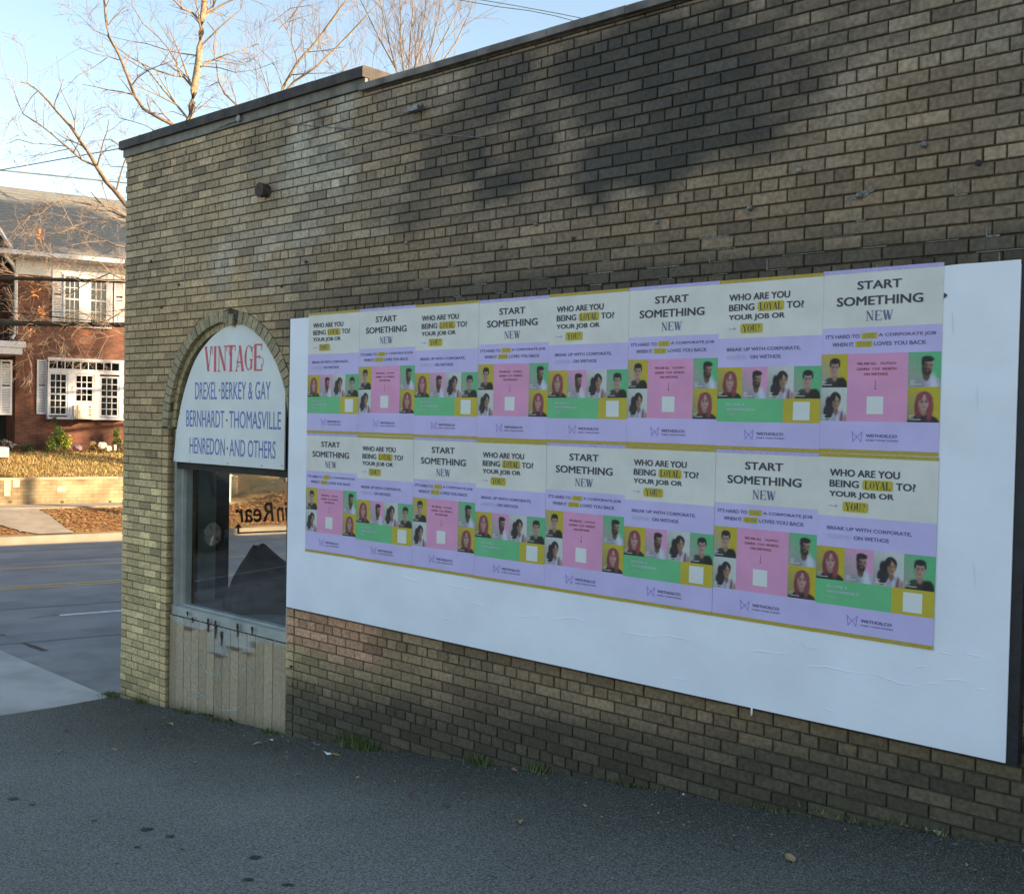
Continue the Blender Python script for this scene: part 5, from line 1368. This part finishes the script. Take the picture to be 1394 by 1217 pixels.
def rock(name, label, P, r, m, n=10):
    b = MB(); rings = 6
    for i in range(rings + 1):
        th = pi * i / rings
        for j in range(n):
            a = 2 * pi * j / n; q = r * (.8 + .35 * hsh(i if 0 < i < rings else 9, j if 0 < i < rings else 0, P.x)); b.v.append((P.x + q * sin(th) * cos(a), P.y + q * sin(th) * sin(a), P.z + r * .7 + .8 * q * cos(th))); b.c.append((.5,) * 3)
    for i in range(rings):
        for j in range(n): b.f.append((i * n + j, (i + 1) * n + j, (i + 1) * n + (j + 1) % n, i * n + (j + 1) % n)); b.m.append(0)
    return tag(b.build(name, m), label, "stone")
M_stone = mat("pale_stone", (.55, .5, .36), .85, .2, 8, .5, 20)
rock("garden_stone", "tall cream stone below the right end of the bay window", hp(139, 612, 21.3), .14, M_stone); rock("garden_stone", "small tan stone at the foot of the cream stone", hp(147, 614, 21.2), .10, M_stone)
rock("flower_pot_stone", "round mauve stone right of the bright shrub", hp(105, 614, 21.3), .12, mat("mauve_stone", (.24, .15, .17), .7, .3, 10))
b = MB(); bP = hp(156, 613, 21.3); b.box((-.05, -.03, 0), (.05, .03, .16), fr=lambda x, y, z: (bP.x + x, bP.y + y, bP.z + z)); tag(b.build("short_garden_post", M_whitehouse), "short white stub post left of the small shrub", "post")

# ================================================================== HOUSE ACROSS THE STREET
HN_ = 22.0
hs = lambda px, n=HN_: onN(px, 500, n)[0]
hz = lambda px, py, n=HN_: onN(px, py, n)[1]
base = st(4, HN_, -.2)
hb = empty("brick_house", base, "red brick house with grey shingle roof, white shuttered windows and white gutter across the road", "house")
def hbox(name, s0, s1, n0, n1, z0, z1, m, parent=hb):
    b = MB(); b.box((s0, n0, z0), (s1, n1, z1), fr=lambda x, y, z: st(x, y, z)); return b.build(name, m, parent)
sL = hs(21)
eave = hz(70, 362)
hbox("wall", sL, 7.2, HN_, HN_ + 9, -.4, eave, M_redbrick)
hbox("wall", -6, sL, HN_ + 1.6, HN_ + 9, -.4, eave, M_redbrick)
# roof: slope up from the eave
b = MB(); e0 = HN_ - .55; zr0 = hz(70, 346, e0); nr = HN_ + 4.2; zrd = hz(70, 262, nr)
pf = [(e0, zr0), (nr, zrd), (nr + 5, zr0)]
nrow = 22
for i in range(nrow):
    f0 = i / nrow; f1 = (i + 1) / nrow
    a0, z0_ = e0 + (nr - e0) * f0, zr0 + (zrd - zr0) * f0; a1, z1_ = e0 + (nr - e0) * f1, zr0 + (zrd - zr0) * f1
    b.quad_pts([st(-7, a0, z0_ + .018), st(7.6, a0, z0_ + .018), st(7.6, a1, z1_), st(-7, a1, z1_)])
    b.quad_pts([st(-7, a0, z0_), st(7.6, a0, z0_), st(7.6, a0, z0_ + .018), st(-7, a0, z0_ + .018)])
b.quad_pts([st(-7, nr, zrd), st(7.6, nr, zrd), st(7.6, nr + 5, zr0), st(-7, nr + 5, zr0)])
b.quad_pts([st(7.6, e0, zr0), st(7.6, nr + 5, zr0), st(7.6, nr, zrd)])
rf = b.build("roof", M_roof, hb)
hbox("gutter", sL - .9, 7.5, HN_ - .66, HN_ - .54, zr0 - .10, zr0 + .02, M_whitehouse)
hbox("soffit", -6, 7.5, HN_ - .54, HN_, zr0 - .12, zr0 - .08, M_whitehouse)
hbox("fascia", sL - .02, 7.5, HN_ - .03, HN_ - .003, eave - .30, zr0 - .12, M_whitehouse)
# downspout
ds = hs(21, HN_ - .1)
b = MB(); Pz = lambda py: hz(21, py, HN_ - .1)
b.tube([st(hs(0), HN_ - .5, Pz(350)), st(hs(14), HN_ - .3, Pz(362)), st(ds, HN_ - .08, Pz(372)), st(ds, HN_ - .08, Pz(455)), st(ds - .1, HN_ - .12, Pz(461))], .05, 8); b.build("downspout", M_whitehouse, hb)
# windows
def window(s0, s1, z0, z1, n, cols, rows, curtain=None, parent=hb, name="window", fw=.05):
    b = MB(); F = lambda x, y, z: st(x, y, z)
    b.box((s0, n - .03, z0), (s0 + fw, n + .05, z1), fr=F); b.box((s1 - fw, n - .03, z0), (s1, n + .05, z1), fr=F); b.box((s0 + fw, n - .03, z0), (s1 - fw, n + .05, z0 + fw), fr=F); b.box((s0 + fw, n - .03, z1 - fw), (s1 - fw, n + .05, z1), fr=F)
    for c in range(1, cols): x = s0 + fw + (s1 - s0 - 2 * fw) * c / cols; b.box((x - .011, n - .012, z0 + fw), (x + .011, n + .03, z1 - fw), fr=F)
    for r in range(1, rows):
        z = z0 + fw + (z1 - z0 - 2 * fw) * r / rows; hgt = .022 if r == rows // 2 and rows > 3 else .011
        b.box((s0 + fw, n - .016 - hgt * .2, z - hgt), (s1 - fw, n + .032, z + hgt), fr=F)
    w_ = b.build(name, M_whitehouse, parent)
    for c in range(cols):
        for r in range(rows):
            xa = s0 + fw + (s1 - s0 - 2 * fw) * c / cols + .011; xb = s0 + fw + (s1 - s0 - 2 * fw) * (c + 1) / cols - .011; za = z0 + fw + (z1 - z0 - 2 * fw) * r / rows + .011; zb_ = z0 + fw + (z1 - z0 - 2 * fw) * (r + 1) / rows - .011
            p = MB(); p.box((xa, n + .010, za), (xb, n + .016, zb_), fr=F); p.build("pane", M_glassd, w_)
    c = MB(); c.box((s0, n + .09, z0), (s1, n + .10, z1), fr=F); c.build("curtain" if curtain else "dark_room", curtain or M_inner, w_)
    return w_
M_curt = mat("net_curtain", (.34, .32, .29), .9, .15, 6)
M_inner2 = M_inner
NB = HN_ - .16
def sw(px): return onN(px, 530, NB)[0]
def zw(py, px=100): return onN(px, py, NB)[1]
zt, zbm = zw(497), zw(569)
window(sw(66), sw(92), zw(566), zw(508), NB, 3, 6, M_curt)
window(sw(101), sw(128), zw(548), zw(509), NB, 3, 4, None)
window(sw(135.5), sw(162), zw(567), zw(511), NB, 3, 6, M_curt)
window(sw(65), sw(163), zw(504), zw(491), NB, 9, 1, None, name="transom_window", fw=.03)
F_ = lambda x, y, z: st(x, y, z)
b = MB()
for a, c in ((64.5, 66), (92, 101), (128, 135.5), (162, 168)): b.box((sw(a), NB - .045, zw(569)), (sw(c), HN_ - .001, zw(506)), fr=F_)
b.box((sw(64.5), NB - .05, zw(508.5)), (sw(168), HN_ - .001, zw(504.2)), fr=F_); b.box((sw(64.5), NB - .06, zw(491)), (sw(168), HN_ - .001, zw(488)), fr=F_); b.box((sw(64.5), NB - .08, zw(571)), (sw(168.5), HN_ - .001, zw(567.8)), fr=F_)
b.box((sw(163), NB - .045, zw(504)), (sw(168), HN_ - .001, zw(491)), fr=F_)
b.box((sw(101), NB - .03, zw(568)), (sw(128), HN_ - .03, zw(548.5)), fr=F_)
b.build("bay_window_surround", M_whitehouse, hb)
def shutter(px0, px1, py0, py1, n):
    s0, s1 = onN(px0, 500, n)[0], onN(px1, 500, n)[0]; z0, z1 = onN((px0 + px1) / 2, py1, n)[1], onN((px0 + px1) / 2, py0, n)[1]
    b = MB(); F = lambda x, y, z: st(x, y, z); w_ = .05
    b.box((s0, n - .04, z0), (s0 + w_, n, z1), fr=F); b.box((s1 - w_, n - .04, z0), (s1, n, z1), fr=F); b.box((s0 + w_, n - .04, z0), (s1 - w_, n, z0 + w_), fr=F); b.box((s0 + w_, n - .04, z1 - w_), (s1 - w_, n, z1), fr=F); b.box((s0 + w_, n - .04, (z0 + z1) / 2 - .03), (s1 - w_, n, (z0 + z1) / 2 + .03), fr=F)
    k = int((z1 - z0 - .1) / .045)
    for i in range(k):
        z = z0 + w_ + .045 * i
        if abs(z - (z0 + z1) / 2) < .05: continue
        b.box((s0 + w_, n - .03, z + .004), (s1 - w_, n - .008, z + .036), fr=F)
    return b.build("shutter", M_whitehouse, hb)
shutter(50, 64, 490, 564, HN_ - .02); shutter(70, 85, 368, 440, HN_ - .02); shutter(154, 168, 375, 440, HN_ - .02); shutter(0, 16.5, 490, 565, HN_ - .2); 
NU = HN_ - .07
su = lambda px: onN(px, 420, NU)[0]; zu = lambda py: onN(120, py, NU)[1]
window(su(86), su(110), zu(442), zu(376), NU, 3, 4, M_curt); window(su(121), su(146.5), zu(442), zu(376), NU, 3, 4, None)
b = MB(); b.box((su(110), NU - .03, zu(444)), (su(121), HN_ - .001, zu(374)), fr=F_); b.box((su(85), NU - .05, zu(446)), (su(152), HN_ - .001, zu(442.5)), fr=F_); b.box((su(146.5), NU - .03, zu(442)), (su(153), HN_ - .001, zu(374)), fr=F_); b.build("window_surround", M_whitehouse, hb)
# window crate hung under the middle sash
cr_ = empty("window_crate", st(sw(112), NB - .3, zw(571)), "cream slatted crate hung below the middle sash of the bay window", "crate")
b = MB(); n0, n1 = NB - .42, NB - .085; s0, s1, z0, z1 = sw(102), sw(127), zw(570), zw(551)
for (x, y) in ((s0, n0), (s1 - .04, n0), (s0, n1 - .04), (s1 - .04, n1 - .04)): b.box((x, y, z0), (x + .04, y + .04, z1), fr=F_)
b.box((s0 + .04, n0, z0), (s1 - .04, n0 + .03, z0 + .03), fr=F_); b.box((s0 + .04, n0, z1 - .03), (s1 - .04, n0 + .03, z1), fr=F_)
M_cream = mat("cream_paint", (.66, .58, .42), .7, .1, 6)
b.build("crate_frame", M_cream, cr_)
for i in range(4):
    z = z0 + .06 + i * (z1 - z0 - .1) / 4
    b = MB(); b.box((s0 + .04, n0 + .004, z), (s1 - .04, n0 + .02, z + .035), fr=F_); b.build("slat", M_cream, cr_)
for i in range(4):
    y = n0 + .06 + i * .07; b = MB(); b.box((s0 + .004, y, z0), (s0 + .02, y + .035, z1), fr=F_); b.build("slat", M_cream, cr_)
b = MB(); b.box((s0 + .03, n0 + .04, z0), (s1 - .03, n1, z0 + .02), fr=F_); b.build("crate_floor", M_cream, cr_)
# porch on the left with balcony rail and small gable end
zp = hz(10, 484)
hbox("porch_beam", sL - 3.4, hs(22), HN_ - 1.0, HN_ + 1.6, hz(10, 484), hz(10, 470), M_whitehouse)
hbox("porch_fascia", sL - 3.45, hs(26), HN_ - 1.05, HN_ - 1.0, hz(10, 475), hz(10, 467), M_whitehouse)
hbox("porch_back", sL - 3.4, sL - .02, HN_ + 1.55, HN_ + 1.595, -.3, hz(10, 486), M_inner)
for k in range(10):
    s_ = sL - .12 - k * .16; hbox("baluster", s_ - .012, s_ + .012, HN_ - .9, HN_ - .87, hz(10, 467), hz(10, 440), M_dark)
hbox("balcony_rail", sL - 3.3, sL - .03, HN_ - .91, HN_ - .86, hz(10, 442), hz(10, 438), M_dark)
b = MB(); g0 = st(hs(14, HN_ - 1.0), HN_ - 1.0, hz(14, 338, HN_ - 1.0)); g1 = st(hs(0, HN_ - 1.0) - .2, HN_ - 1.0, hz(0, 300, HN_ - 1.0) + .0); gd = N * .08
b.tube([g0, g1], .05, 4); b.build("gable_board", M_whitehouse, hb)
b = MB(); gl = st(-3.5, HN_ - .95, g0.z); b.quad_pts([g0 + N * .05, g1 + N * .05, st(-1.5, HN_ - .95, g1.z + 1.5), gl]); b.build("gable_wall", M_inner, hb)
hbox("concrete_step", .6, 2.0, HN_ - 1.9, HN_ - 1.0, -.2, .05, M_conc)

# retaining wall
rw = empty("retaining_wall", st(0, 17.0, -1.2), "low tan block retaining wall behind the far sidewalk", "wall")
b = MB(); b.box((-14, 17.0, -1.3), (7.0, 17.2, -.60), fr=F_); b.build("wall_face", M_retain, rw)
for k in range(14):
    b = MB(); b.box((-14 + k * 1.5 + .004, 16.985, -.60), (-12.5 + k * 1.5 - .004, 17.25, -.555), fr=F_); b.build("cap_stone", M_conc_dark if k % 4 == 0 else mat("tan_cap", (.42, .34, .22), .9, .2, 6), rw)
for px in (14, 85, 150):
    s_, z_ = onN(px, 683, 17.0); b = MB(); b.box((s_ - .03, 16.99, z_ - .03), (s_ + .03, 16.999, z_ + .025), fr=F_); b.build("weep_hole", M_mortar, rw)
for (pa, pb, pc, pd) in ((6, 14, 651, 675), (18, 27, 653, 663), (78, 90, 663, 669)):
    s0, z1 = onN(pa, pc, 16.99); s1, z0 = onN(pb, pd, 16.99); b = MB(); b.box((s0, 16.992, z0), (s1, 16.999, z1), fr=F_); b.build("render_patch", mat("pale_render", (.55, .48, .32), .9, .15, 8), rw)
b = MB()
for i in range(10):
    z0 = -1.55 + .16 * i; b.box((8.2, 15.2 + .3 * i, z0), (9.4, 15.5 + .3 * i, z0 + .16), fr=F_)
tag(b.build("garden_steps", M_conc), "concrete steps climbing the leafy bank, seen through the shop window", "steps")
hr = empty("hand_rail", st(8.1, 15.2, -1.1), "thin dark hand rail beside the garden steps seen through the shop window", "rail")
b = MB(); b.tube([st(8.1, 15.0, -.45), st(8.1, 18.2, 1.15)], .02, 6); b.build("top_rail", M_dark, hr)
for k in range(7):
    b = MB(); n_ = 15.1 + k * .5; zz = -1.5 + (n_ - 15.1) * .5; b.tube([st(8.1, n_, zz), st(8.1, n_, zz + 1.0)], .014, 6); b.build("baluster", M_dark, hr)
s_, z_ = onN(309, 660, 16.2); z1 = onN(309, 648, 16.2)[1]; z0 = onN(309, 675, 16.2)[1]
b = MB(); b.box((s_ - .08, 16.12, z0 - .2), (s_ + .08, 16.28, z1), fr=F_); b.box((s_ - .10, 16.10, z1), (s_ + .10, 16.30, z1 + .04), fr=F_); tag(b.build("gate_post", M_cream), "cream painted post on the leafy bank, seen through the shop window", "post")
# dark evergreens on the bank (seen through the window)
for i, (px, py, n_, r_, h_, lb) in enumerate(((352, 668, 19.0, 1.1, .8, "dark evergreen bush on the bank, seen through the middle of the shop window"), (380, 655, 21.0, 1.3, 1.0, "dark evergreen bush higher on the bank, seen at the right of the shop window"), (335, 648, 24, 1.3, 1.0, "olive bush at the top of the bank, seen under the sign"))):
    s_, z_ = onN(px, py, n_); shrub("evergreen_bush", lb, "bush", st(s_, n_, g_terr(s_, n_) - .1), (r_, r_, h_), 1800, DG if i < 2 else [(.16, .15, .06), (.1, .11, .04)], .12)
for i in range(5):
    s_ = 10 + i * 5.0; n_ = 27 + (i % 2) * 3
    shrub("background_bush", "tall brown and green thicket clump beyond the bank, clump %s" % ("nearest the house" if i == 0 else "second from the house" if i == 1 else "third from the house" if i == 2 else "fourth from the house" if i == 3 else "farthest from the house"), "bush", st(s_, n_, 1.2), (2.6, 2.2, 2.2), 2600, [(.15, .11, .05), (.08, .09, .035), (.2, .14, .06)], .2, "thicket clumps beyond the bank")

# ================================================================== WIRES
def cable(name, label, p, q, n, r, m, n2=None, sag=.0, ext=1.0):
    n2 = n if n2 is None else n2
    sa, za = onN(*p, n); sb, zb_ = onN(*q, n2); A = st(sa, n, za); B = st(sb, n2, zb_)
    d = B - A; P = []
    for i in range(25):
        t = -ext + (1 + 2 * ext) * i / 24; P.append(A + d * t + Vector((0, 0, sag * ((t - .5) ** 2 - .25))))
    b = MB(); b.tube(P, r, 6); return tag(b.build(name, m), label, "cable", "overhead cables along the road")
cable("overhead_cable", "thick black overhead cable crossing just above the bay window", (0, 440), (172, 442.5), 14.2, .060, M_cable, ext=4, sag=.02)
cable("overhead_cable", "green black overhead cable crossing the upper house window", (0, 378.5), (172, 383.5), 14.2, .042, M_cable, ext=4, sag=.02)
cable("overhead_cable", "thin black cable sagging onto the thick cable, lowest of the thin pair", (0, 424), (135, 438), 14.0, .010, M_cable, ext=2)
cable("overhead_cable", "hair thin cable above the thick cable, upper of the thin pair", (0, 419), (172, 432), 14.0, .006, M_cable, ext=2)
cable("overhead_cable", "thin blue grey wire sloping down right above the house roof", (0, 232), (172, 249.5), 14.2, .017, M_wire, ext=3)
cable("overhead_cable", "thin blue grey wire rising right above the house roof", (0, 232), (172, 201), 14.2, .010, M_wire, n2=11, ext=2)
def wire2(label, pts, dist, r):
    b = MB(); P = [atdist(px, py, dist) for px, py in pts]; b.tube(P, r, 5); tag(b.build("overhead_cable", M_wire), label, "cable", "overhead cables along the road")
wire2("upper of two thin wires in the sky above the coping, top centre", [(560, -16), (640, -2), (700, 8), (760, 19), (800, 27), (870, 42)], 34, .014)
wire2("lower of two thin wires in the sky above the coping, top centre", [(560, -10), (622, 0), (680, 10), (720, 15), (755, 22), (785, 30), (860, 48)], 34, .014)
# utility pole behind the building corner, street side, and its far twin
up_ = empty("utility_pole", st(17.0, 1.7, -1.7), "tall wooden utility pole behind the building on the near pavement", "pole")
b = MB(); b.tube([st(17, 1.7, -1.7), st(17, 1.7, 8.4)], [.16, .11], 12); b.build("pole_shaft", M_bark2, up_)
b = MB(); b.box((15.9, 1.64, 7.7), (18.1, 1.76, 7.82), fr=F_); b.build("cross_arm", M_bark2, up_)

# ================================================================== SUV reflected in the window
def suv():
    P0 = Vector((-13.2, -7.6, -1.69)); r = empty("parked_suv", P0, "dark sport utility car on the road, visible only as a reflection in the shop window", "car")
    fr = lambda x, y, z: tuple(P0 + S * x + N * y + Vector((0, 0, z)))
    M_car = mat("dark_car_paint", (.03, .035, .04), .25, .1, 3, spec=.6); M_tyre = mat("tyre_rubber", (.02, .02, .02), .9, .1, 9); M_rim = mat("alloy_rim", (.5, .5, .5), .3, .05, 9, metal=.8); M_cg = mat("car_glass", (.05, .06, .07), .08, .1, 3, spec=.8)
    L_ = 4.7
    prof = [(-2.35, .45), (-2.38, .75), (-2.25, .98), (-1.35, 1.08), (-.65, 1.60), (-.35, 1.68), (1.4, 1.70), (1.95, 1.62), (2.3, 1.10), (2.36, .8), (2.33, .42)]
    b = MB(); hw = .92
    for (y, ins) in ((-hw, 1), (hw, 1)):
        for x, z in prof:
            t = .16 * sstep(1.05, 1.7, z); b.v.append(fr(x, (abs(y) - t) * (1 if y > 0 else -1), z)); b.c.append((.5,) * 3)
    n = len(prof)
    b.f += [tuple(range(n)), tuple(reversed(range(n, 2 * n)))] + [((i + 1) % n, i, n + i, n + (i + 1) % n) for i in range(n)]; b.m += [0] * (n + 2)
    b.build("body", M_car, r)
    for sgn in (-1, 1):
        for poly in ([(-1.15, 1.12), (-.55, 1.55), (.25, 1.6), (.25, 1.12)], [(.32, 1.12), (.32, 1.6), (1.35, 1.6), (1.35, 1.12)], [(1.42, 1.12), (1.42, 1.6), (1.85, 1.55), (2.1, 1.15)]):
            b = MB(); q = []
            for x, z in poly: t = .16 * sstep(1.05, 1.7, z) - .012; q.append(fr(x, sgn * (hw - t), z))
            b.quad_pts(q); b.build("side_window", M_cg, r)
        for x in (-1.42, 1.42):
            b = MB(); c = Vector(fr(x, sgn * (hw - .10), .36)); ax = N * sgn
            b.tube([c - ax * .12, c + ax * .11, c + ax * .125], [.36, .36, .30], 24); wh = b.build("wheel", M_tyre, r)
            b = MB(); b.tube([c + ax * .10, c + ax * .135], [.25, .23], 20); b.build("rim", M_rim, wh)
            b = MB()
            for k in range(5):
                a = 2 * pi * k / 5; v = S * cos(a) + Vector((0, 0, 1)) * sin(a); b.tube([c + ax * .14, c + ax * .14 + v * .22], .028, 5)
            b.build("spoke", M_rim, wh)
    b = MB(); b.tube([fr(-.5, -.7, 1.74), fr(1.6, -.7, 1.76)], .02, 6); b.tube([fr(-.5, .7, 1.74), fr(1.6, .7, 1.76)], .02, 6); b.build("roof_rail", M_rim, r)
    for sgn in (-1, 1):
        b = MB(); b.box((-2.39, sgn * .75 - .13, .78), (-2.30, sgn * .75 + .13, .93), fr=fr); b.build("headlight", M_pw, r)
        b = MB(); b.box((2.30, sgn * .78 - .1, .85), (2.37, sgn * .78 + .1, 1.1), fr=fr); b.build("tail_light", M_signred, r)
suv()

# ================================================================== THINGS ALONG THE WALL FOOT
def tuft(px, py, h, n, label, rad=(.12, .05), cols=((.07, .12, .03), (.1, .16, .04), (.16, .15, .07))):
    P = onY(px, py, -.03); P.z = lot_z(P.x) - .002
    cs = [(P.x + rnd.gauss(0, rad[0]), min(-.006, P.y + rnd.gauss(0, rad[1])), P.z) for _ in range(n)]
    me = blades("weed_clump", cs, h * .7, .0045, list(cols)); me.transform(Matrix.Translation(-P)); o = bpy.data.objects.new("weed_clump", me); COL.objects.link(o); o.location = P
    tag(o, label, "weed", "weeds along the foot of the wall")
tuft(490, 1012, .13, 420, "bushy green weed clump at the wall foot, the largest under the billboard's left end", (.11, .035))
tuft(655, 1030, .09, 120, "sparse weed under the fourth poster from the left", (.06, .03))
tuft(735, 1040, .10, 110, "thin weed beside dry leaves at the wall foot, middle of the billboard", (.05, .03))
tuft(152, 948, .07, 160, "small green tuft at the outer corner of the brick pier", (.06, .03))
tuft(192, 955, .06, 130, "low green tuft at the foot of the brick pier", (.08, .02))
tuft(300, 980, .06, 160, "weeds below the middle of the plank panel", (.16, .02))
tuft(250, 968, .06, 120, "weeds below the left planks", (.08, .02))
tuft(370, 996, .05, 90, "mossy weeds below the right end of the plank panel", (.08, .02))
tuft(860, 1063, .05, 110, "mossy weed patch right of the dry leaves", (.10, .02))
tuft(1050, 1098, .05, 90, "flat weeds at the wall foot under the second poster from the right", (.14, .02))
tuft(1180, 1118, .05, 90, "mossy strip of weeds at the wall foot near the board's right end", (.2, .015))
tuft(1290, 1132, .05, 80, "dark low weeds at the wall foot by the right edge", (.2, .015))
# dirt along the joint of wall and asphalt
dp = []
for i in range(7500):
    x = rnd.uniform(-2.9, 6.2); y = -abs(rnd.gauss(0, .045 + .05 * vnoise(x * 3, 1))) - .006
    if rnd.random() > .35 + .9 * vnoise(x * 2.3, 7): continue
    if rnd.random() < .1: y *= 4; dp.append((x, y, lotz2(x, y) - .001))
o = leaf_scatter("wall_foot_debris", dp, .0125, [(.1, .09, .06), (.16, .13, .08), (.05, .05, .04), (.07, .09, .04), (.3, .28, .24), (.34, .25, .14), (.26, .19, .1)], .3); tag(o, "crumbs of dirt, moss and leaf fragments along the foot of the wall", "debris", kind='stuff')
def ground_at(px, py):
    z = -1.2
    for _ in range(12):
        d = ray(px, py); t = (z - CAM.z) / d.z; P = CAM + d * t; z = lotz2(P.x, P.y)
    return P
def leaf(px, py, size, col, label, yaw=0):
    P = ground_at(px, py); b = MB(); n = 6; m = 3
    for i in range(n + 1):
        u = i / n; wd = size * .42 * sin(pi * min(1, u * 1.05)) ** .8
        for j in range(-1, 2):
            x = (u - .5) * size * 1.6; y = j * wd; z = .010 + .35 * abs(j) * wd * 1.0 + .12 * size * sin(u * 5 + px)
            b.v.append((P.x + x * cos(yaw) - y * sin(yaw), P.y + x * sin(yaw) + y * cos(yaw), P.z + max(.003, z))); b.c.append(col)
    for i in range(n):
        for j in range(2): a = i * 3 + j; b.f.append((a, a + 3, a + 4, a + 1)); b.m.append(0)
    tag(b.build("dry_leaf", M_leaf, origin=P), label, "leaf", "dry leaves on the asphalt")
tan = (.34, .24, .13); dk = (.10, .075, .05)
for (px, py, sz, col, lb) in ((1076, 1171, .055, tan, "curled tan leaf on the asphalt near the bottom right"), (80, 1024, .05, tan, "tan leaf on the asphalt at far left"), (90, 996, .04, dk, "dark leaf on the asphalt left of the pier"), (155, 1022, .04, tan, "small tan leaf right of the far left leaf"), (198, 994, .035, dk, "dark leaf in front of the brick pier"), (265, 1039, .04, tan, "tan leaf in front of the plank panel"), (232, 987, .05, tan, "tan leaf close to the left planks"),
                              (350, 1014, .05, tan, "yellowish leaf below the right planks"), (375, 1019, .04, dk, "brown leaf beside the yellowish leaf"), (456, 1029, .05, (.4, .28, .12), "brown leaf touching the white scrap of litter"), (406, 1056, .035, tan, "small pale leaf under the billboard's left end"), (417, 1027, .035, dk, "small dark leaf left of the white scrap"), (715, 1043, .06, (.4, .3, .15), "pale curled leaf at the wall foot, middle of the billboard"),
                              (700, 1050, .045, tan, "tan leaf left of the pale curled leaf"), (610, 1097, .04, dk, "small dark leaf on open asphalt under the billboard"), (708, 1120, .05, tan, "faint tan leaf on open asphalt, centre"), (310, 977, .06, (.3, .16, .1), "reddish leaf against the planks"), (296, 970, .05, (.3, .18, .1), "brown leaf against the middle planks"), (486, 1060, .03, tan, "tiny pale leaf below the weed clump"), (560, 1085, .04, dk, "small dark leaf below the weed clump")):
    leaf(px, py, sz, col, lb, yaw=hsh(px, py) * 6)
def scrap(px, py, sx, label, col=M_paperw, nm="paper_scrap"):
    P = ground_at(px, py); b = MB(); n = 4
    for i in range(n + 1):
        for j in range(3): b.v.append((P.x + (i / n - .5) * sx + .004 * hsh(i, j, px), P.y + (j / 2 - .5) * sx * .45, P.z + .004 + .018 * hsh(i, j, py))); b.c.append((.5,) * 3)
    for i in range(n):
        for j in range(2): a = i * 3 + j; b.f.append((a, a + 3, a + 4, a + 1)); b.m.append(0)
    tag(b.build(nm, col, origin=P), label, "litter", "scraps of litter by the wall")
scrap(446, 1027, .075, "bright white crumpled paper scrap on the asphalt below the weed clump"); scrap(368, 1009, .05, "pale flat paper scrap below the right planks"); scrap(985, 1088, .05, "small pale scrap at the wall foot under the fifth poster"); scrap(828, 1063, .02, "tiny white scrap left of the pale stick", M_paperw); scrap(930, 1084, .018, "tiny white scrap right of the pale stick"); scrap(1162, 1115, .03, "small white scrap close to the wall near the right posters"); scrap(1270, 1134, .07, "torn pale scrap at the wall foot near the right edge"); scrap(1090, 1106, .025, "tiny pale scrap between two mossy weed patches")
b = MB(); A = ground_at(897, 1063) ; B = ground_at(948, 1080); b.tube([A + Vector((0, 0, .03)), A.lerp(B, .5) + Vector((0, 0, .022)), B + Vector((0, 0, .008))], .004, 6); tag(b.build("pale_stick", mat("bleached_stick", (.36, .34, .3), .8, .1, 9)), "thin pale stick leaning at the wall foot under the lower posters", "stick")
# oil spots and damp patches: thin dark films on the asphalt
M_oil = mat("oil_stain", (.022, .024, .025), .6, .2, 9)
def spot(px, py, rx, ry, label):
    P = ground_at(px, py); b = MB()
    b.quad_pts([(P.x + rx * (.75 + .4 * hsh(k, px)) * cos(2 * pi * k / 14) * CR.x - ry * .8 * sin(2 * pi * k / 14) * CF.x * -1, P.y + rx * (.75 + .4 * hsh(k, px)) * cos(2 * pi * k / 14) * CR.y + ry * .8 * sin(2 * pi * k / 14) * CF.y, lotz2(P.x, P.y) + .006) for k in range(14)])
    tag(b.build("oil_stain", M_oil), label, kind='structure')
for (px, py, rx, ry) in ((18, 1088, .035, .03), (44, 1096, .022, .02), (200, 1130, .038, .035), (232, 1139, .028, .022), (186, 1154, .02, .018), (348, 1168, .034, .03), (338, 1198, .026, .02), (128, 1118, .02, .018), (160, 1176, .012, .01), (248, 1157, .014, .012), (392, 1205, .03, .015)): spot(px, py, rx, ry, None)
